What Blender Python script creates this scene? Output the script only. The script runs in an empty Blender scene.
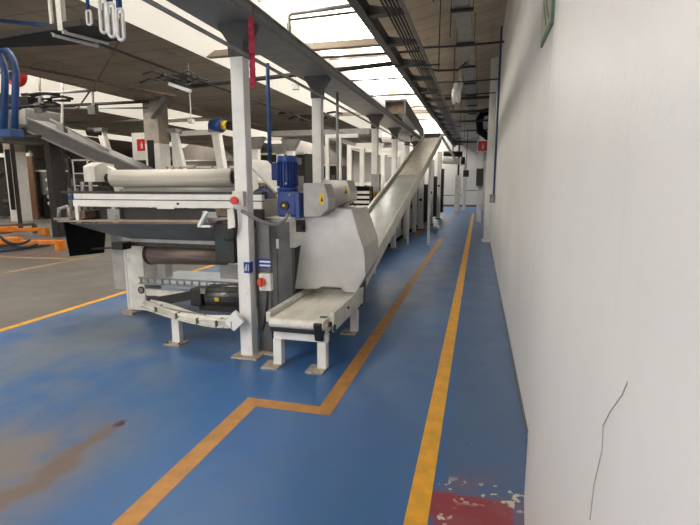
import bpy, bmesh, math, random
from mathutils import Vector, Matrix
random.seed(7)
C = bpy.context.scene.collection
PI = math.pi

# ------------------------------------------------------------------ camera
FPX = 485.0; H = 1.6
yc = Vector((130, 79, -FPX)).normalized()
zc = Vector((0, FPX, 79)).normalized()
xc = yc.cross(zc)
ROT = Matrix((xc, yc, zc))                      # camera -> world
cam_d = bpy.data.cameras.new('camera'); cam = bpy.data.objects.new('camera', cam_d); C.objects.link(cam)
cam_d.sensor_width = 36; cam_d.lens = FPX / 700 * 36; cam_d.clip_start = 0.02; cam_d.clip_end = 200
cam.matrix_world = Matrix.Translation((0, 0, H)) @ ROT.to_4x4()
bpy.context.scene.camera = cam

# measured points of the photograph turned into metres
def ray(x, y): return ROT @ Vector((x - 350, -(y - 262.5), -FPX))
def AY(x, y, Y):
    d = ray(x, y); t = Y / d.y; return Vector((d.x * t, Y, d.z * t + H))
def AX(x, y, X):
    d = ray(x, y); t = X / d.x; return Vector((X, d.y * t, d.z * t + H))
def AZ(x, y, Z=0.0):
    d = ray(x, y); t = (Z - H) / d.z; return Vector((d.x * t, d.y * t, Z))

# ------------------------------------------------------------------ materials
def nodes(name):
    m = bpy.data.materials.new(name); m.use_nodes = True
    nt = m.node_tree; b = nt.nodes['Principled BSDF']
    return m, nt, b
def mth(nt, op, a, b=None, clamp=False):
    n = nt.nodes.new('ShaderNodeMath'); n.operation = op; n.use_clamp = clamp
    for i, v in enumerate((a, b)):
        if v is None: continue
        if isinstance(v, (int, float)): n.inputs[i].default_value = v
        else: nt.links.new(v, n.inputs[i])
    return n.outputs[0]
def sstep(nt, v, a, b):
    n = nt.nodes.new('ShaderNodeMapRange'); n.interpolation_type = 'SMOOTHSTEP'
    nt.links.new(v, n.inputs[0])
    n.inputs[1].default_value = a; n.inputs[2].default_value = b
    n.inputs[3].default_value = 0; n.inputs[4].default_value = 1
    return n.outputs[0]
def noise(nt, vec, scale, detail=4, rough=.55):
    n = nt.nodes.new('ShaderNodeTexNoise'); n.inputs['Scale'].default_value = scale
    n.inputs['Detail'].default_value = detail; n.inputs['Roughness'].default_value = rough
    nt.links.new(vec, n.inputs['Vector']); return n.outputs['Fac']
def mixc(nt, f, a, b):
    n = nt.nodes.new('ShaderNodeMix'); n.data_type = 'RGBA'
    if isinstance(f, (int, float)): n.inputs[0].default_value = f
    else: nt.links.new(f, n.inputs[0])
    for i, v in ((6, a), (7, b)):
        if isinstance(v, tuple): n.inputs[i].default_value = (*v, 1)
        else: nt.links.new(v, n.inputs[i])
    return n.outputs[2]
def posn(nt):
    g = nt.nodes.new('ShaderNodeNewGeometry'); return g.outputs['Position']
def mapped(nt, vec, sc):
    n = nt.nodes.new('ShaderNodeMapping'); n.inputs['Scale'].default_value = sc
    nt.links.new(vec, n.inputs['Vector']); return n.outputs[0]

def simple(name, col, rough=.5, metal=0, var=.12, scale=6, dirt=None, bump=0, stretch=(1, 1, 1), spec=.5):
    m, nt, b = nodes(name)
    p = mapped(nt, posn(nt), stretch)
    f = noise(nt, p, scale)
    f2 = sstep(nt, f, .3, .7)
    lo = tuple(c * (1 - var) for c in col); hi = tuple(min(1, c * (1 + var)) for c in col)
    c = mixc(nt, f2, lo, hi)
    if dirt:
        g = sstep(nt, noise(nt, p, scale * 2.3, 6, .65), .55, .8)
        c = mixc(nt, mth(nt, 'MULTIPLY', g, dirt[1]), c, dirt[0])
    nt.links.new(c, b.inputs['Base Color'])
    b.inputs['Roughness'].default_value = rough; b.inputs['Metallic'].default_value = metal
    b.inputs['Specular IOR Level'].default_value = spec
    if bump:
        bn = nt.nodes.new('ShaderNodeBump'); bn.inputs['Strength'].default_value = bump; bn.inputs['Distance'].default_value = .02
        nt.links.new(noise(nt, p, scale * 4), bn.inputs['Height']); nt.links.new(bn.outputs[0], b.inputs['Normal'])
    return m

M = {}
M['white_paint'] = simple('white_paint', (.80, .79, .765), .45, var=.05, dirt=((.45, .39, .3), .35))
M['cream_paint'] = simple('cream_paint', (.72, .70, .64), .45, dirt=((.2, .17, .13), .35))
M['roller'] = simple('roller_cloth', (.66, .63, .56), .7, dirt=((.4, .34, .25), .3), stretch=(.2, 4, 4))
M['bracket'] = simple('bracket_dark', (.06, .06, .06), .5)
M['grey_beam'] = simple('grey_beam', (.21, .21, .205), .55, .1, dirt=((.08, .07, .06), .3))
M['dark_steel'] = simple('dark_steel', (.045, .043, .042), .5, .3)
M['black'] = simple('black_plastic', (.012, .012, .013), .4)
M['black_matt'] = simple('black_matt', (.008, .008, .009), .9, spec=.1)
M['stainless'] = simple('stainless', (.5, .49, .47), .36, .75, var=.1, scale=9, dirt=((.3, .27, .24), .4), stretch=(1, 1, .25))
M['stainless_dark'] = simple('stainless_dark', (.15, .147, .143), .35, .6, var=.18, scale=5)
M['satin'] = simple('satin_sheet', (.52, .505, .48), .36, .75, var=.08, scale=4, dirt=((.25, .23, .21), .3))
M['guard_grey'] = simple('guard_grey', (.40, .39, .37), .45, .2)
M['blue_motor'] = simple('blue_motor', (.022, .06, .26), .35, var=.2)
M['blue_pipe'] = simple('blue_pipe', (.02, .065, .2), .45, var=.2)
M['orange'] = simple('orange_paint', (.75, .23, .02), .45, var=.2, dirt=((.2, .08, .03), .4))
M['red'] = simple('red_paint', (.6, .02, .02), .35)
M['red_cloth'] = simple('red_cloth', (.5, .03, .07), .7, var=.3, scale=30)
M['yellow'] = simple('label_yellow', (.85, .55, .02), .5)
M['blue_label'] = simple('label_blue', (.02, .06, .33), .5)
M['label_white'] = simple('label_white', (.8, .8, .78), .5, var=.02)
M['rust'] = simple('rusty_sheet', (.13, .085, .06), .6, .2, var=.3, scale=12)
M['grey_dark'] = simple('grey_dark', (.13, .13, .13), .5, .2)
M['brown_roller'] = simple('brown_roller', (.2, .15, .125), .5, .25, var=.25, scale=10, stretch=(.3, 3, 3))
M['tan_belt'] = simple('tan_belt', (.36, .27, .2), .65, var=.12)
M['slate'] = simple('slate_sheet', (.17, .175, .18), .45, .3)
M['belt'] = simple('conveyor_belt', (.72, .69, .62), .5, dirt=((.33, .31, .28), .4), stretch=(1.5, .4, 1))
M['belt_green'] = simple('belt_greenish', (.42, .46, .43), .3, dirt=((.3, .31, .3), .4), stretch=(1.5, .4, 1))
M['rail_cream'] = simple('rail_cream', (.64, .63, .56), .45, dirt=((.3, .26, .2), .4))
M['plate_rust'] = simple('foot_plate', (.42, .36, .28), .6, var=.3, scale=25)
M['glass_dark'] = simple('dark_window', (.02, .03, .03), .1)
M['cable'] = simple('cable_grey', (.2, .2, .19), .5)
M['galv'] = simple('galvanised', (.3, .3, .3), .45, .5)
M['wood'] = simple('brown_post', (.16, .08, .045), .6)
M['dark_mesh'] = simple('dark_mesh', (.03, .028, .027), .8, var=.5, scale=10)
M['skin'] = simple('skin', (.35, .2, .14), .6)
M['green_sign'] = simple('green_sign', (.16, .27, .19), .5)
M['cream_sign'] = simple('cream_sign', (.62, .6, .45), .5)
M['lamp_white'] = simple('lamp_white', (.7, .7, .7), .4)
M['yellow_line'] = simple('yellow_line', (.80, .40, .025), .45, var=.12, scale=8, dirt=((.45, .26, .09), .5))
M['orange_line'] = simple('orange_line', (.46, .22, .055), .5, var=.15, scale=8, dirt=((.3, .22, .14), .7))
M['pale_line'] = simple('pale_line', (.45, .33, .12), .5, var=.2, scale=8)

def slab_mat(name, col, streak):
    m, nt, b = nodes(name); p = posn(nt)
    f = sstep(nt, noise(nt, p, .5, 6, .6), .3, .7)
    c = mixc(nt, f, tuple(x * .8 for x in col), tuple(x * 1.15 for x in col))
    g = sstep(nt, noise(nt, mapped(nt, p, (2.5, .4, 1)), 1.5, 5), .55, .75)
    c = mixc(nt, mth(nt, 'MULTIPLY', g, .5), c, streak)
    w = nt.nodes.new('ShaderNodeTexWave'); w.bands_direction = 'Y'; w.inputs['Scale'].default_value = .5; w.inputs['Distortion'].default_value = .3
    nt.links.new(p, w.inputs['Vector'])
    l = sstep(nt, w.outputs['Fac'], .0, .04)
    c = mixc(nt, mth(nt, 'ADD', mth(nt, 'MULTIPLY', l, .4), .6), tuple(x * .4 for x in col), c)
    nt.links.new(c, b.inputs['Base Color']); b.inputs['Roughness'].default_value = .9; b.inputs['Specular IOR Level'].default_value = .1
    return m
M['slab'] = slab_mat('concrete_slab', (.33, .285, .235), (.17, .14, .11))
M['slab_pale'] = slab_mat('pale_slab', (.66, .57, .45), (.42, .35, .27))  # slab colour lightened to stand in for light on the aisle ceiling
M['reflector'] = simple('whitewashed_roof', (.9, .84, .72), .9, var=.06, scale=1.2, dirt=((.6, .5, .36), .4))
M['concrete_col'] = simple('concrete_column', (.42, .37, .31), .8, var=.15, scale=3, dirt=((.2, .16, .12), .5))

M['side_glass'] = None
def wall_mat():
    m, nt, b = nodes('wall_plaster'); p = posn(nt)
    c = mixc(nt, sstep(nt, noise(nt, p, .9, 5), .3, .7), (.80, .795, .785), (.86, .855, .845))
    st = sstep(nt, noise(nt, mapped(nt, p, (1, 2.5, .25)), 2, 6, .6), .58, .8)
    c = mixc(nt, mth(nt, 'MULTIPLY', st, .25), c, (.45, .43, .4))
    sc = sstep(nt, noise(nt, mapped(nt, p, (1, 8, 1.4)), 3, 8, .7), .66, .74)
    c = mixc(nt, mth(nt, 'MULTIPLY', sc, .35), c, (.5, .42, .34))
    nt.links.new(c, b.inputs['Base Color']); b.inputs['Roughness'].default_value = .4
    bn = nt.nodes.new('ShaderNodeBump'); bn.inputs['Strength'].default_value = .14; bn.inputs['Distance'].default_value = .02
    h = mth(nt, 'ADD', noise(nt, mapped(nt, p, (1, 1, 1.6)), 14, 4), mth(nt, 'MULTIPLY', noise(nt, p, 60, 3), .3))
    nt.links.new(h, bn.inputs['Height']); nt.links.new(bn.outputs[0], b.inputs['Normal'])
    return m
M['wall'] = wall_mat()
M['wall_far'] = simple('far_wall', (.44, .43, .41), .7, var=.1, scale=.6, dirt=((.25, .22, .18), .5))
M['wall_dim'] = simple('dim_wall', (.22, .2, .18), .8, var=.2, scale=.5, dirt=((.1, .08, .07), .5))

def floor_mat(blue):
    m, nt, b = nodes('floor_blue' if blue else 'floor_grey'); p = posn(nt)
    s = nt.nodes.new('ShaderNodeSeparateXYZ'); nt.links.new(p, s.inputs[0]); X, Y = s.outputs[0], s.outputs[1]
    if blue:
        base = mixc(nt, sstep(nt, noise(nt, p, .9, 5, .6), .35, .68), (.042, .14, .33), (.019, .122, .37))
        wear_n = noise(nt, mapped(nt, p, (1, .8, 1)), 1.1, 7, .62)
        left = mth(nt, 'SUBTRACT', 1.0, sstep(nt, X, -3.6, -1.5))
        wear = mth(nt, 'MULTIPLY', sstep(nt, wear_n, .36, .62), mth(nt, 'ADD', mth(nt, 'MULTIPLY', left, .75), .12))
        c = mixc(nt, wear, base, (.17, .205, .25))
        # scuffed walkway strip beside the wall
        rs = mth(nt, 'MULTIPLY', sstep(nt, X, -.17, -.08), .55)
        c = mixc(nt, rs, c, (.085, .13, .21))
        gr = mth(nt, 'MULTIPLY', sstep(nt, noise(nt, p, 6, 8, .7), .5, .75), .3)
        c = mixc(nt, gr, c, (.1, .105, .125))
        # rusty drip trail
        xn = mth(nt, 'ADD', X, mth(nt, 'MULTIPLY', mth(nt, 'SUBTRACT', noise(nt, p, 3, 4), .5), .35))
        d = mth(nt, 'ABSOLUTE', mth(nt, 'ADD', xn, 2.28))
        trail = mth(nt, 'MULTIPLY', mth(nt, 'SUBTRACT', 1.0, sstep(nt, d, .02, .12)), mth(nt, 'SUBTRACT', 1.0, sstep(nt, Y, 2.45, 2.6)))
        halo = mth(nt, 'MULTIPLY', mth(nt, 'SUBTRACT', 1.0, sstep(nt, mth(nt, 'ABSOLUTE', mth(nt, 'ADD', xn, 2.55)), .15, .75)), mth(nt, 'SUBTRACT', 1.0, sstep(nt, Y, 2.1, 2.9)))
        hn = mth(nt, 'MULTIPLY', halo, mth(nt, 'MULTIPLY', sstep(nt, noise(nt, p, 2.2, 6), .3, .55), .9))
        c = mixc(nt, hn, c, (.21, .185, .165))
        fine = mth(nt, 'MULTIPLY', sstep(nt, noise(nt, mapped(nt, p, (1, .5, 1)), 9, 9, .75), .52, .7), .22)
        c = mixc(nt, fine, c, (.09, .10, .12))
        c = mixc(nt, mth(nt, 'MULTIPLY', trail, .8), c, (.17, .12, .09))
        spot = mth(nt, 'MULTIPLY', mth(nt, 'SUBTRACT', 1.0, sstep(nt, mth(nt, 'ABSOLUTE', mth(nt, 'ADD', xn, 2.27)), .01, .04)),
                   mth(nt, 'SUBTRACT', 1.0, sstep(nt, mth(nt, 'ABSOLUTE', mth(nt, 'SUBTRACT', Y, 2.56)), .01, .07)))
        c = mixc(nt, spot, c, (.05, .012, .006))
        # red patch by the wall
        yn = mth(nt, 'ADD', Y, mth(nt, 'MULTIPLY', mth(nt, 'SUBTRACT', noise(nt, p, 14, 5), .5), .07))
        red = mth(nt, 'MULTIPLY', mth(nt, 'MULTIPLY', sstep(nt, xn, -.20, -.10), mth(nt, 'SUBTRACT', 1.0, sstep(nt, yn, 2.35, 2.39))),
                  mth(nt, 'SUBTRACT', 1.0, sstep(nt, X, .21, .235)))
        c = mixc(nt, mth(nt, 'MULTIPLY', red, .92), c, (.30, .035, .04))
        fade = mth(nt, 'MULTIPLY', mth(nt, 'MULTIPLY', sstep(nt, xn, -.18, -.05), mth(nt, 'SUBTRACT', 1.0, sstep(nt, yn, 2.4, 2.75))), sstep(nt, noise(nt, p, 5, 5), .42, .6))
        c = mixc(nt, mth(nt, 'MULTIPLY', fade, .4), c, (.28, .1, .13))
        # chipped spots of bare screed
        zone = mth(nt, 'MULTIPLY', mth(nt, 'SUBTRACT', 1.0, sstep(nt, mth(nt, 'ABSOLUTE', mth(nt, 'SUBTRACT', Y, 2.40)), .05, .14)), sstep(nt, X, -.16, -.12))
        z2 = mth(nt, 'MULTIPLY', mth(nt, 'SUBTRACT', 1.0, sstep(nt, mth(nt, 'ABSOLUTE', mth(nt, 'SUBTRACT', Y, 2.2)), .05, .12)), mth(nt, 'SUBTRACT', 1.0, sstep(nt, mth(nt, 'ABSOLUTE', mth(nt, 'ADD', X, .12)), .03, .08)))
        chips = mth(nt, 'MULTIPLY', mth(nt, 'MAXIMUM', zone, z2), sstep(nt, noise(nt, p, 15, 4, .6), .565, .59))
        c = mixc(nt, mth(nt, 'MINIMUM', chips, 1.0), c, (.62, .58, .5))
        tiny = mth(nt, 'MULTIPLY', sstep(nt, noise(nt, p, 45, 2, .5), .755, .78), sstep(nt, X, -1.2, -.2))
        c = mixc(nt, tiny, c, (.5, .48, .42))
    else:
        c = mixc(nt, sstep(nt, noise(nt, p, .7, 6, .6), .3, .7), (.125, .112, .10), (.185, .17, .155))
    nt.links.new(c, b.inputs['Base Color'])
    r = mth(nt, 'ADD', mth(nt, 'MULTIPLY', noise(nt, p, 2.5, 5), .25), .25)
    nt.links.new(r, b.inputs['Roughness']); b.inputs['Specular IOR Level'].default_value = .5
    bn = nt.nodes.new('ShaderNodeBump'); bn.inputs['Strength'].default_value = .08; bn.inputs['Distance'].default_value = .01
    nt.links.new(noise(nt, p, 5, 4), bn.inputs['Height']); nt.links.new(bn.outputs[0], b.inputs['Normal'])
    return m
M['floor_blue'] = floor_mat(True); M['floor_grey'] = floor_mat(False)

def emit_mat(name, col, st):
    m, nt, b = nodes(name)
    b.inputs['Base Color'].default_value = (.8, .8, .8, 1)
    b.inputs['Emission Color'].default_value = (*col, 1); b.inputs['Emission Strength'].default_value = st
    return m
def skylight_mat():
    m, nt, b = nodes('skylight_pane'); p = posn(nt)
    f = sstep(nt, noise(nt, mapped(nt, p, (.5, .25, 1)), 1.0, 3, .5), .42, .62)
    nt.links.new(mixc(nt, f, (1, .86, .66), (1, .97, .92)), b.inputs['Emission Color'])
    nt.links.new(mth(nt, 'ADD', mth(nt, 'MULTIPLY', f, 14.0), .75), b.inputs['Emission Strength'])
    b.inputs['Base Color'].default_value = (.7, .68, .62, 1); return m
M['skylight'] = skylight_mat(); M['side_glass'] = emit_mat('side_glass', (1, .9, .74), .42)

# ------------------------------------------------------------------ geometry helpers
ORG = {}
class MB:
    def __init__(s): s.bm = bmesh.new()
    def box(s, x0, x1, y0, y1, z0, z1):
        v = [s.bm.verts.new((x, y, z)) for x in (x0, x1) for y in (y0, y1) for z in (z0, z1)]
        for f in ((0, 1, 3, 2), (4, 6, 7, 5), (0, 4, 5, 1), (2, 3, 7, 6), (0, 2, 6, 4), (1, 5, 7, 3)):
            s.bm.faces.new([v[i] for i in f])
        return s
    def cbox(s, c, d): return s.box(c[0]-d[0]/2, c[0]+d[0]/2, c[1]-d[1]/2, c[1]+d[1]/2, c[2]-d[2]/2, c[2]+d[2]/2)
    def bar(s, p, q, w, h, up=(0, 0, 1)):
        p, q = Vector(p), Vector(q); d = (q - p).normalized(); u = Vector(up)
        if abs(d.dot(u)) > .98: u = Vector((0, 1, 0))
        a = d.cross(u).normalized() * (w / 2); b = a.cross(d).normalized() * (h / 2)
        v = [s.bm.verts.new(o + i * a + j * b) for o in (p, q) for i, j in ((-1, -1), (1, -1), (1, 1), (-1, 1))]
        for f in ((3, 2, 1, 0), (4, 5, 6, 7), (0, 1, 5, 4), (1, 2, 6, 5), (2, 3, 7, 6), (3, 0, 4, 7)):
            s.bm.faces.new([v[i] for i in f])
        return s
    def cyl(s, p, q, r, n=14, r2=None):
        p, q = Vector(p), Vector(q); d = (q - p).normalized()
        u = Vector((0, 0, 1)) if abs(d.z) < .9 else Vector((1, 0, 0))
        a = d.cross(u).normalized(); b = a.cross(d).normalized(); r2 = r if r2 is None else r2
        A = []; B = []
        for i in range(n):
            t = 2 * PI * i / n; o = a * math.cos(t) + b * math.sin(t)
            A.append(s.bm.verts.new(p + o * r)); B.append(s.bm.verts.new(q + o * r2))
        for i in range(n):
            f = s.bm.faces.new((A[i], A[(i+1) % n], B[(i+1) % n], B[i])); f.smooth = n > 8
        s.bm.faces.new(A[::-1]); s.bm.faces.new(B)
        return s
    def tube(s, pts, r, n=8):
        pts = [Vector(p) for p in pts]; rings = []; a = None
        for i, p in enumerate(pts):
            d = (pts[min(i+1, len(pts)-1)] - pts[max(i-1, 0)]).normalized()
            if a is None:
                u = Vector((0, 0, 1)) if abs(d.z) < .9 else Vector((1, 0, 0)); a = d.cross(u).normalized()
            else: a = (a - d * a.dot(d)).normalized()
            b = d.cross(a)
            rings.append([s.bm.verts.new(p + (a * math.cos(2*PI*k/n) + b * math.sin(2*PI*k/n)) * r) for k in range(n)])
        for A, B in zip(rings, rings[1:]):
            for k in range(n):
                f = s.bm.faces.new((A[k], A[(k+1) % n], B[(k+1) % n], B[k])); f.smooth = True
        s.bm.faces.new(rings[0][::-1]); s.bm.faces.new(rings[-1])
        return s
    def prism(s, prof, axis, a, b):
        """closed profile extruded along an axis: x -> (y,z), y -> (x,z), z -> (x,y)"""
        def P(u, v, t): return {'x': (t, u, v), 'y': (u, t, v), 'z': (u, v, t)}[axis]
        A = [s.bm.verts.new(P(u, v, a)) for u, v in prof]; B = [s.bm.verts.new(P(u, v, b)) for u, v in prof]
        n = len(prof)
        for i in range(n): s.bm.faces.new((A[i], A[(i+1) % n], B[(i+1) % n], B[i]))
        s.bm.faces.new(A[::-1]); s.bm.faces.new(B)
        return s
    def plate(s, pts, t):
        """solid plate from a planar outline, thickness t along its normal"""
        pts = [Vector(p) for p in pts]; n = (pts[1]-pts[0]).cross(pts[2]-pts[0]).normalized() * t
        A = [s.bm.verts.new(p) for p in pts]; B = [s.bm.verts.new(p + n) for p in pts]; k = len(pts)
        for i in range(k): s.bm.faces.new((A[i], A[(i+1) % k], B[(i+1) % k], B[i]))
        s.bm.faces.new(A[::-1]); s.bm.faces.new(B)
        return s
    def ball(s, c, r, sc=(1, 1, 1)):
        bmesh.ops.create_uvsphere(s.bm, u_segments=12, v_segments=8, radius=r,
                                  matrix=Matrix.Translation(c) @ Matrix.Diagonal((*sc, 1)))
        return s
    def build(s, name, mat, parent=None, bevel=0, label=None):
        bmesh.ops.recalc_face_normals(s.bm, faces=s.bm.faces)
        if parent is not None:
            o = ORG[parent.name]; bmesh.ops.translate(s.bm, vec=-o, verts=s.bm.verts)
        me = bpy.data.meshes.new(name); s.bm.to_mesh(me); s.bm.free()
        ob = bpy.data.objects.new(name, me); C.objects.link(ob)
        me.materials.append(M[mat] if isinstance(mat, str) else mat)
        if bevel:
            b = ob.modifiers.new('bevel', 'BEVEL'); b.width = bevel; b.segments = 2; b.limit_method = 'ANGLE'
        if parent is not None:
            ob.parent = parent; ORG[ob.name] = ORG[parent.name]
        else: ORG[ob.name] = Vector((0, 0, 0))
        if label: ob['label'] = label
        return ob

def thing(name, label, cat, loc, group=None):
    o = bpy.data.objects.new(name, None); C.objects.link(o); o.location = loc
    o.empty_display_size = .2
    o['label'] = label; o['category'] = cat
    if group: o['group'] = group
    ORG[o.name] = Vector(loc); return o
def tag(o, label, cat, group=None, kind=None):
    """single-mesh thing: recentre the mesh on its base"""
    me = o.data; xs = [v.co for v in me.vertices]
    c = Vector((sum(v.x for v in xs)/len(xs), sum(v.y for v in xs)/len(xs), min(v.z for v in xs)))
    me.transform(Matrix.Translation(-c)); o.location = c
    o['label'] = label; o['category'] = cat
    if group: o['group'] = group
    if kind: o['kind'] = kind
    return o
def struct(name, mb, mat, bevel=0):
    o = mb.build(name, mat, None, bevel); o['kind'] = 'structure'; return o
def dup(root, loc, label=None, group=None):
    r = root.copy(); C.objects.link(r); r.location = loc; ORG[r.name] = Vector(loc)
    if label: r['label'] = label
    if group: r['group'] = group
    for ch in list(root.children):
        c = ch.copy(); C.objects.link(c); c.parent = r
        for g in ch.children:
            d = g.copy(); C.objects.link(d); d.parent = c
    return r
def arc(p0, p1, p2, n=10):
    p0, p1, p2 = Vector(p0), Vector(p1), Vector(p2)
    return [(p0*(1-t)**2 + p1*2*t*(1-t) + p2*t*t) for t in [i/n for i in range(n+1)]]

# ------------------------------------------------------------------ THE SETTING
XL, YB, YF = -31.0, 35.0, -6.0            # left wall, back wall, wall behind the camera
struct('floor', MB().box(-5.03, 1.6, YF, YB, -.1, 0), 'floor_blue')
struct('floor', MB().box(XL, -5.03, YF, YB, -.1, 0), 'floor_grey')
ZR = 4.4
# right wall: outline in plan, solid
wp = [(.30, YF), (.218, .2), (.218, .745), (.25, .775), (.262, 2.1), (.285, 2.42), (.365, 2.95), (.33, 13.8), (1.0, 13.8), (1.0, YF)]
struct('wall_right', MB().prism(wp, 'z', 0, 5.6), 'wall')
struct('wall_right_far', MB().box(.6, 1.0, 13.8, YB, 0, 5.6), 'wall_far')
struct('wall_back', MB().box(-9, 1.0, YB, YB+.2, 0, 6), 'wall_far')
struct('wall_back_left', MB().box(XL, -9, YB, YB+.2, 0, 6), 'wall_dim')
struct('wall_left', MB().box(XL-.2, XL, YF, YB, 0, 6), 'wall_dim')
struct('wall_front', MB().box(XL, 1.0, YF-.2, YF, 0, 6), 'wall_far')

# saw-tooth roof: slabs, whitewashed reveals and glazed strips
struct('ceiling', MB().prism([(-1.86, ZR), (1.0, 5.0), (1.0, 5.2), (-1.86, 4.6)], 'y', YF, YB), 'slab_pale')
wn = 0
def roof_bay(xr, xl, slab_to):
    """one raised roof light from xr (right edge) to xl (left edge), then a slab down to slab_to"""
    global wn
    wn += 1
    g0, g1 = xr - .9, xl + 1.6
    struct('ceiling', MB().prism([(xr, ZR), (g0, 5.3), (g0, 5.4), (xr, ZR+.2)], 'y', YF, YB), 'reflector')
    struct('window_%d' % (wn+10), MB().prism([(xl, ZR), (g1, 5.3), (g1, 5.36), (xl, ZR+.1)], 'y', YF, YB), 'side_glass')  # glazed side; in the first bay its glow stands in for lit whitewash
    w = struct('window_%d' % wn, MB().box(g1, g0, YF, YB, 5.3, 5.36), 'skylight')
    mb = MB()
    y = -5.0
    while y < 34:
        mb.box(g1, g0, y, y+.05, 5.24, 5.3); y += 4.9
    o = mb.build('glazing_bar', 'galv', w)
    struct('ceiling', MB().prism([(xl, ZR), (slab_to, ZR-.1), (slab_to, ZR+.1), (xl, ZR+.2)], 'y', YF, YB), 'slab')
roof_bay(-1.88, -6.1, -10.0)
roof_bay(-10.9, -14.6, -18.6)
roof_bay(-19.4, -23.0, -31)
# rear part of the hall roof lies lower over the end wall
for y in (.3, 10.3, 20.3, 30.3):
    struct('ceiling_rib', MB().box(-6.1, -1.88, y, y+.18, ZR+.01, ZR+.14), 'slab')
    struct('ceiling_rib', MB().box(-14.6, -10.9, y, y+.18, ZR+.01, ZR+.14), 'slab')
for x in (-10.45, -19.0):
    struct('ceiling_beam', MB().box(x-.45, x+.45, YF, YB, ZR-.16, ZR+.1), 'slab', .02)
for x in (-10.45, -19.0):
    for y in ((14.4, 26.0) if x > -12 else (16.6, 26.0)):
        t = thing('concrete_column', '', 'column', (x, y, 0))
        t['label'] = {(-10.45, 14.4): 'broad concrete column with dark slot and angled bracket behind the white roller',
                      (-10.45, 26.0): 'concrete column farther back in line with the broad column behind the roller',
                      (-19.0, 7.0): 'concrete column at the far left side of the hall near the blue pipes',
                      (-19.0, 16.6): 'concrete column beside the dark netted racks on the left',
                      (-19.0, 26.0): 'concrete column deep in the hall behind the dark netted racks'}[(x, y)]
        MB().box(x-.28, x+.28, y-.28, y+.28, 2.9, ZR-.16).build('upper_shaft', 'concrete_col', t, .02)
        MB().box(x-.28, x+.28, y-.28, y+.28, 0, 2.9).build('lower_shaft', 'white_paint', t, .02)
        MB().box(x-.17, x+.06, y-.31, y-.28, .5, 3.0).build('cable_channel', 'black', t)
        if (x, y) == (-10.45, 14.4):
            MB().bar(AY(151, 117, 14.0), AY(167, 97, 14.0), .16, .24, (0, 1, 0)).build('bracket', 'galv', t)

# skirting and kerb of the near wall (thin strip in the grey floor colour)
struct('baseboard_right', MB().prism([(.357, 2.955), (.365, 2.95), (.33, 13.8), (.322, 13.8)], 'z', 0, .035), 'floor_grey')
struct('baseboard_back', MB().box(-9, .6, YB-.06, YB, 0, .14), 'rust')

mb = MB(); ck = [AX(x_, y_, .2488) for x_, y_ in ((640, 335), (634, 350), (632, 372), (622, 395), (610, 412), (603, 426), (602, 450), (594, 485), (590, 520))]
for i, (a, b) in enumerate(zip(ck, ck[1:])): mb.bar(a, b, .0003 + .0006*(i in (3, 4)), .0022, (1, 0, 0))
struct('wall_crack', mb, simple('crack_grey', (.42, .4, .38), .9))
# ------------------------------------------------------------------ painted floor lines
def line(pts, mat, label, w=.11, z=.0015):
    mb = MB()
    for (a, b) in zip(pts, pts[1:]): mb.bar((*a, z/2), (*b, z/2), w, z)
    o = mb.build('painted_floor_line', mat); return tag(o, label, 'floor marking')
line([(-.222, -2), (-.282, 27)], 'yellow_line', 'bright yellow straight line running along the aisle nearest the right wall')
o = MB().plate([(-1.505, -2, .001), (-1.51, 3.03, .001), (-.945, 3.03, .001), (-.975, 14.6, .001), (-1.085, 14.6, .001),
                (-1.06, 3.15, .001), (-1.63, 3.15, .001), (-1.62, -2, .001)], .0015).build('painted_floor_line', 'orange_line')
tag(o, 'worn orange line with a sideways step in front of the white conveyor foot', 'floor marking')
line([(-1.88, 14.9), (-1.9, 24)], 'orange_line', 'short orange line far down the aisle beside the stainless machine row', .12)
line([(-5.03, -2), (-5.07, 20)], 'yellow_line', 'yellow line between the blue floor and the grey floor on the left', .10, .003)
line([AZ(-20, 256).to_2d(), AZ(76, 259).to_2d()], 'pale_line', 'faint yellow line in front of the blue and orange machine on the grey floor', .1)
line([AZ(5, 273).to_2d(), AZ(100, 255).to_2d()], 'pale_line', 'faint yellow line slanting across grey floor beside the black end plate', .1)

# ------------------------------------------------------------------ beam row A and its slim white columns
bx0, bx1 = -2.29, -1.84
t = thing('gutter_beam', 'long grey steel beam carried on the row of slim white columns', 'beam', (-2.065, -2, 2.93))
MB().box(bx0, bx1, -2, 20, 2.93, 2.96).build('bottom_plate', 'grey_beam', t)
MB().box(bx1-.025, bx1, -2, 20, 2.96, 3.02).box(bx1-.06, bx1+.02, -2, 20, 3.02, 3.035).build('side_web', 'galv', t)
MB().box(bx0, bx0+.025, -2, 20, 2.96, 3.035).build('side_web', 'grey_beam', t)
def make_column(x, y, label):
    t = thing('steel_column', label, 'column', (x, y, 0), 'slim white columns under the long beam')
    MB().box(x-.06, x+.06, y-.06, y+.06, .012, 2.7).build('post', 'white_paint', t, .006)
    MB().box(x-.13, x+.13, y-.13, y+.13, 0, .014).build('base_plate', 'plate_rust', t)
    MB().prism([(x-.068, 2.66), (x+.068, 2.66), (x+.072, 2.78), (x+.155, 2.9), (x+.155, 2.929), (x-.155, 2.929), (x-.155, 2.9), (x-.072, 2.78)], 'y', y-.07, y+.07).build('bracket', 'bracket', t)
    return t
CX = -2.04
col0 = make_column(CX, 4.0, 'nearest slim white column, with red stop button box and red strap')
for y, lab in ((6.1, 'white column rising behind the grey motor guard, second in its row'),
               (9.65, 'white column just left of the rising conveyor, third in its row'),
               (11.95, 'white column half behind the rising conveyor belt, fourth in its row'),
               (14.0, 'small distant white column behind upper half of rising conveyor, fifth in its row'),
               (16.0, 'distant white column beside the top of the rising conveyor, sixth in its row'),
               (18.1, 'farthest white column in the row under the long beam')):
    dup(col0, (CX, y, 0), lab)

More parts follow.
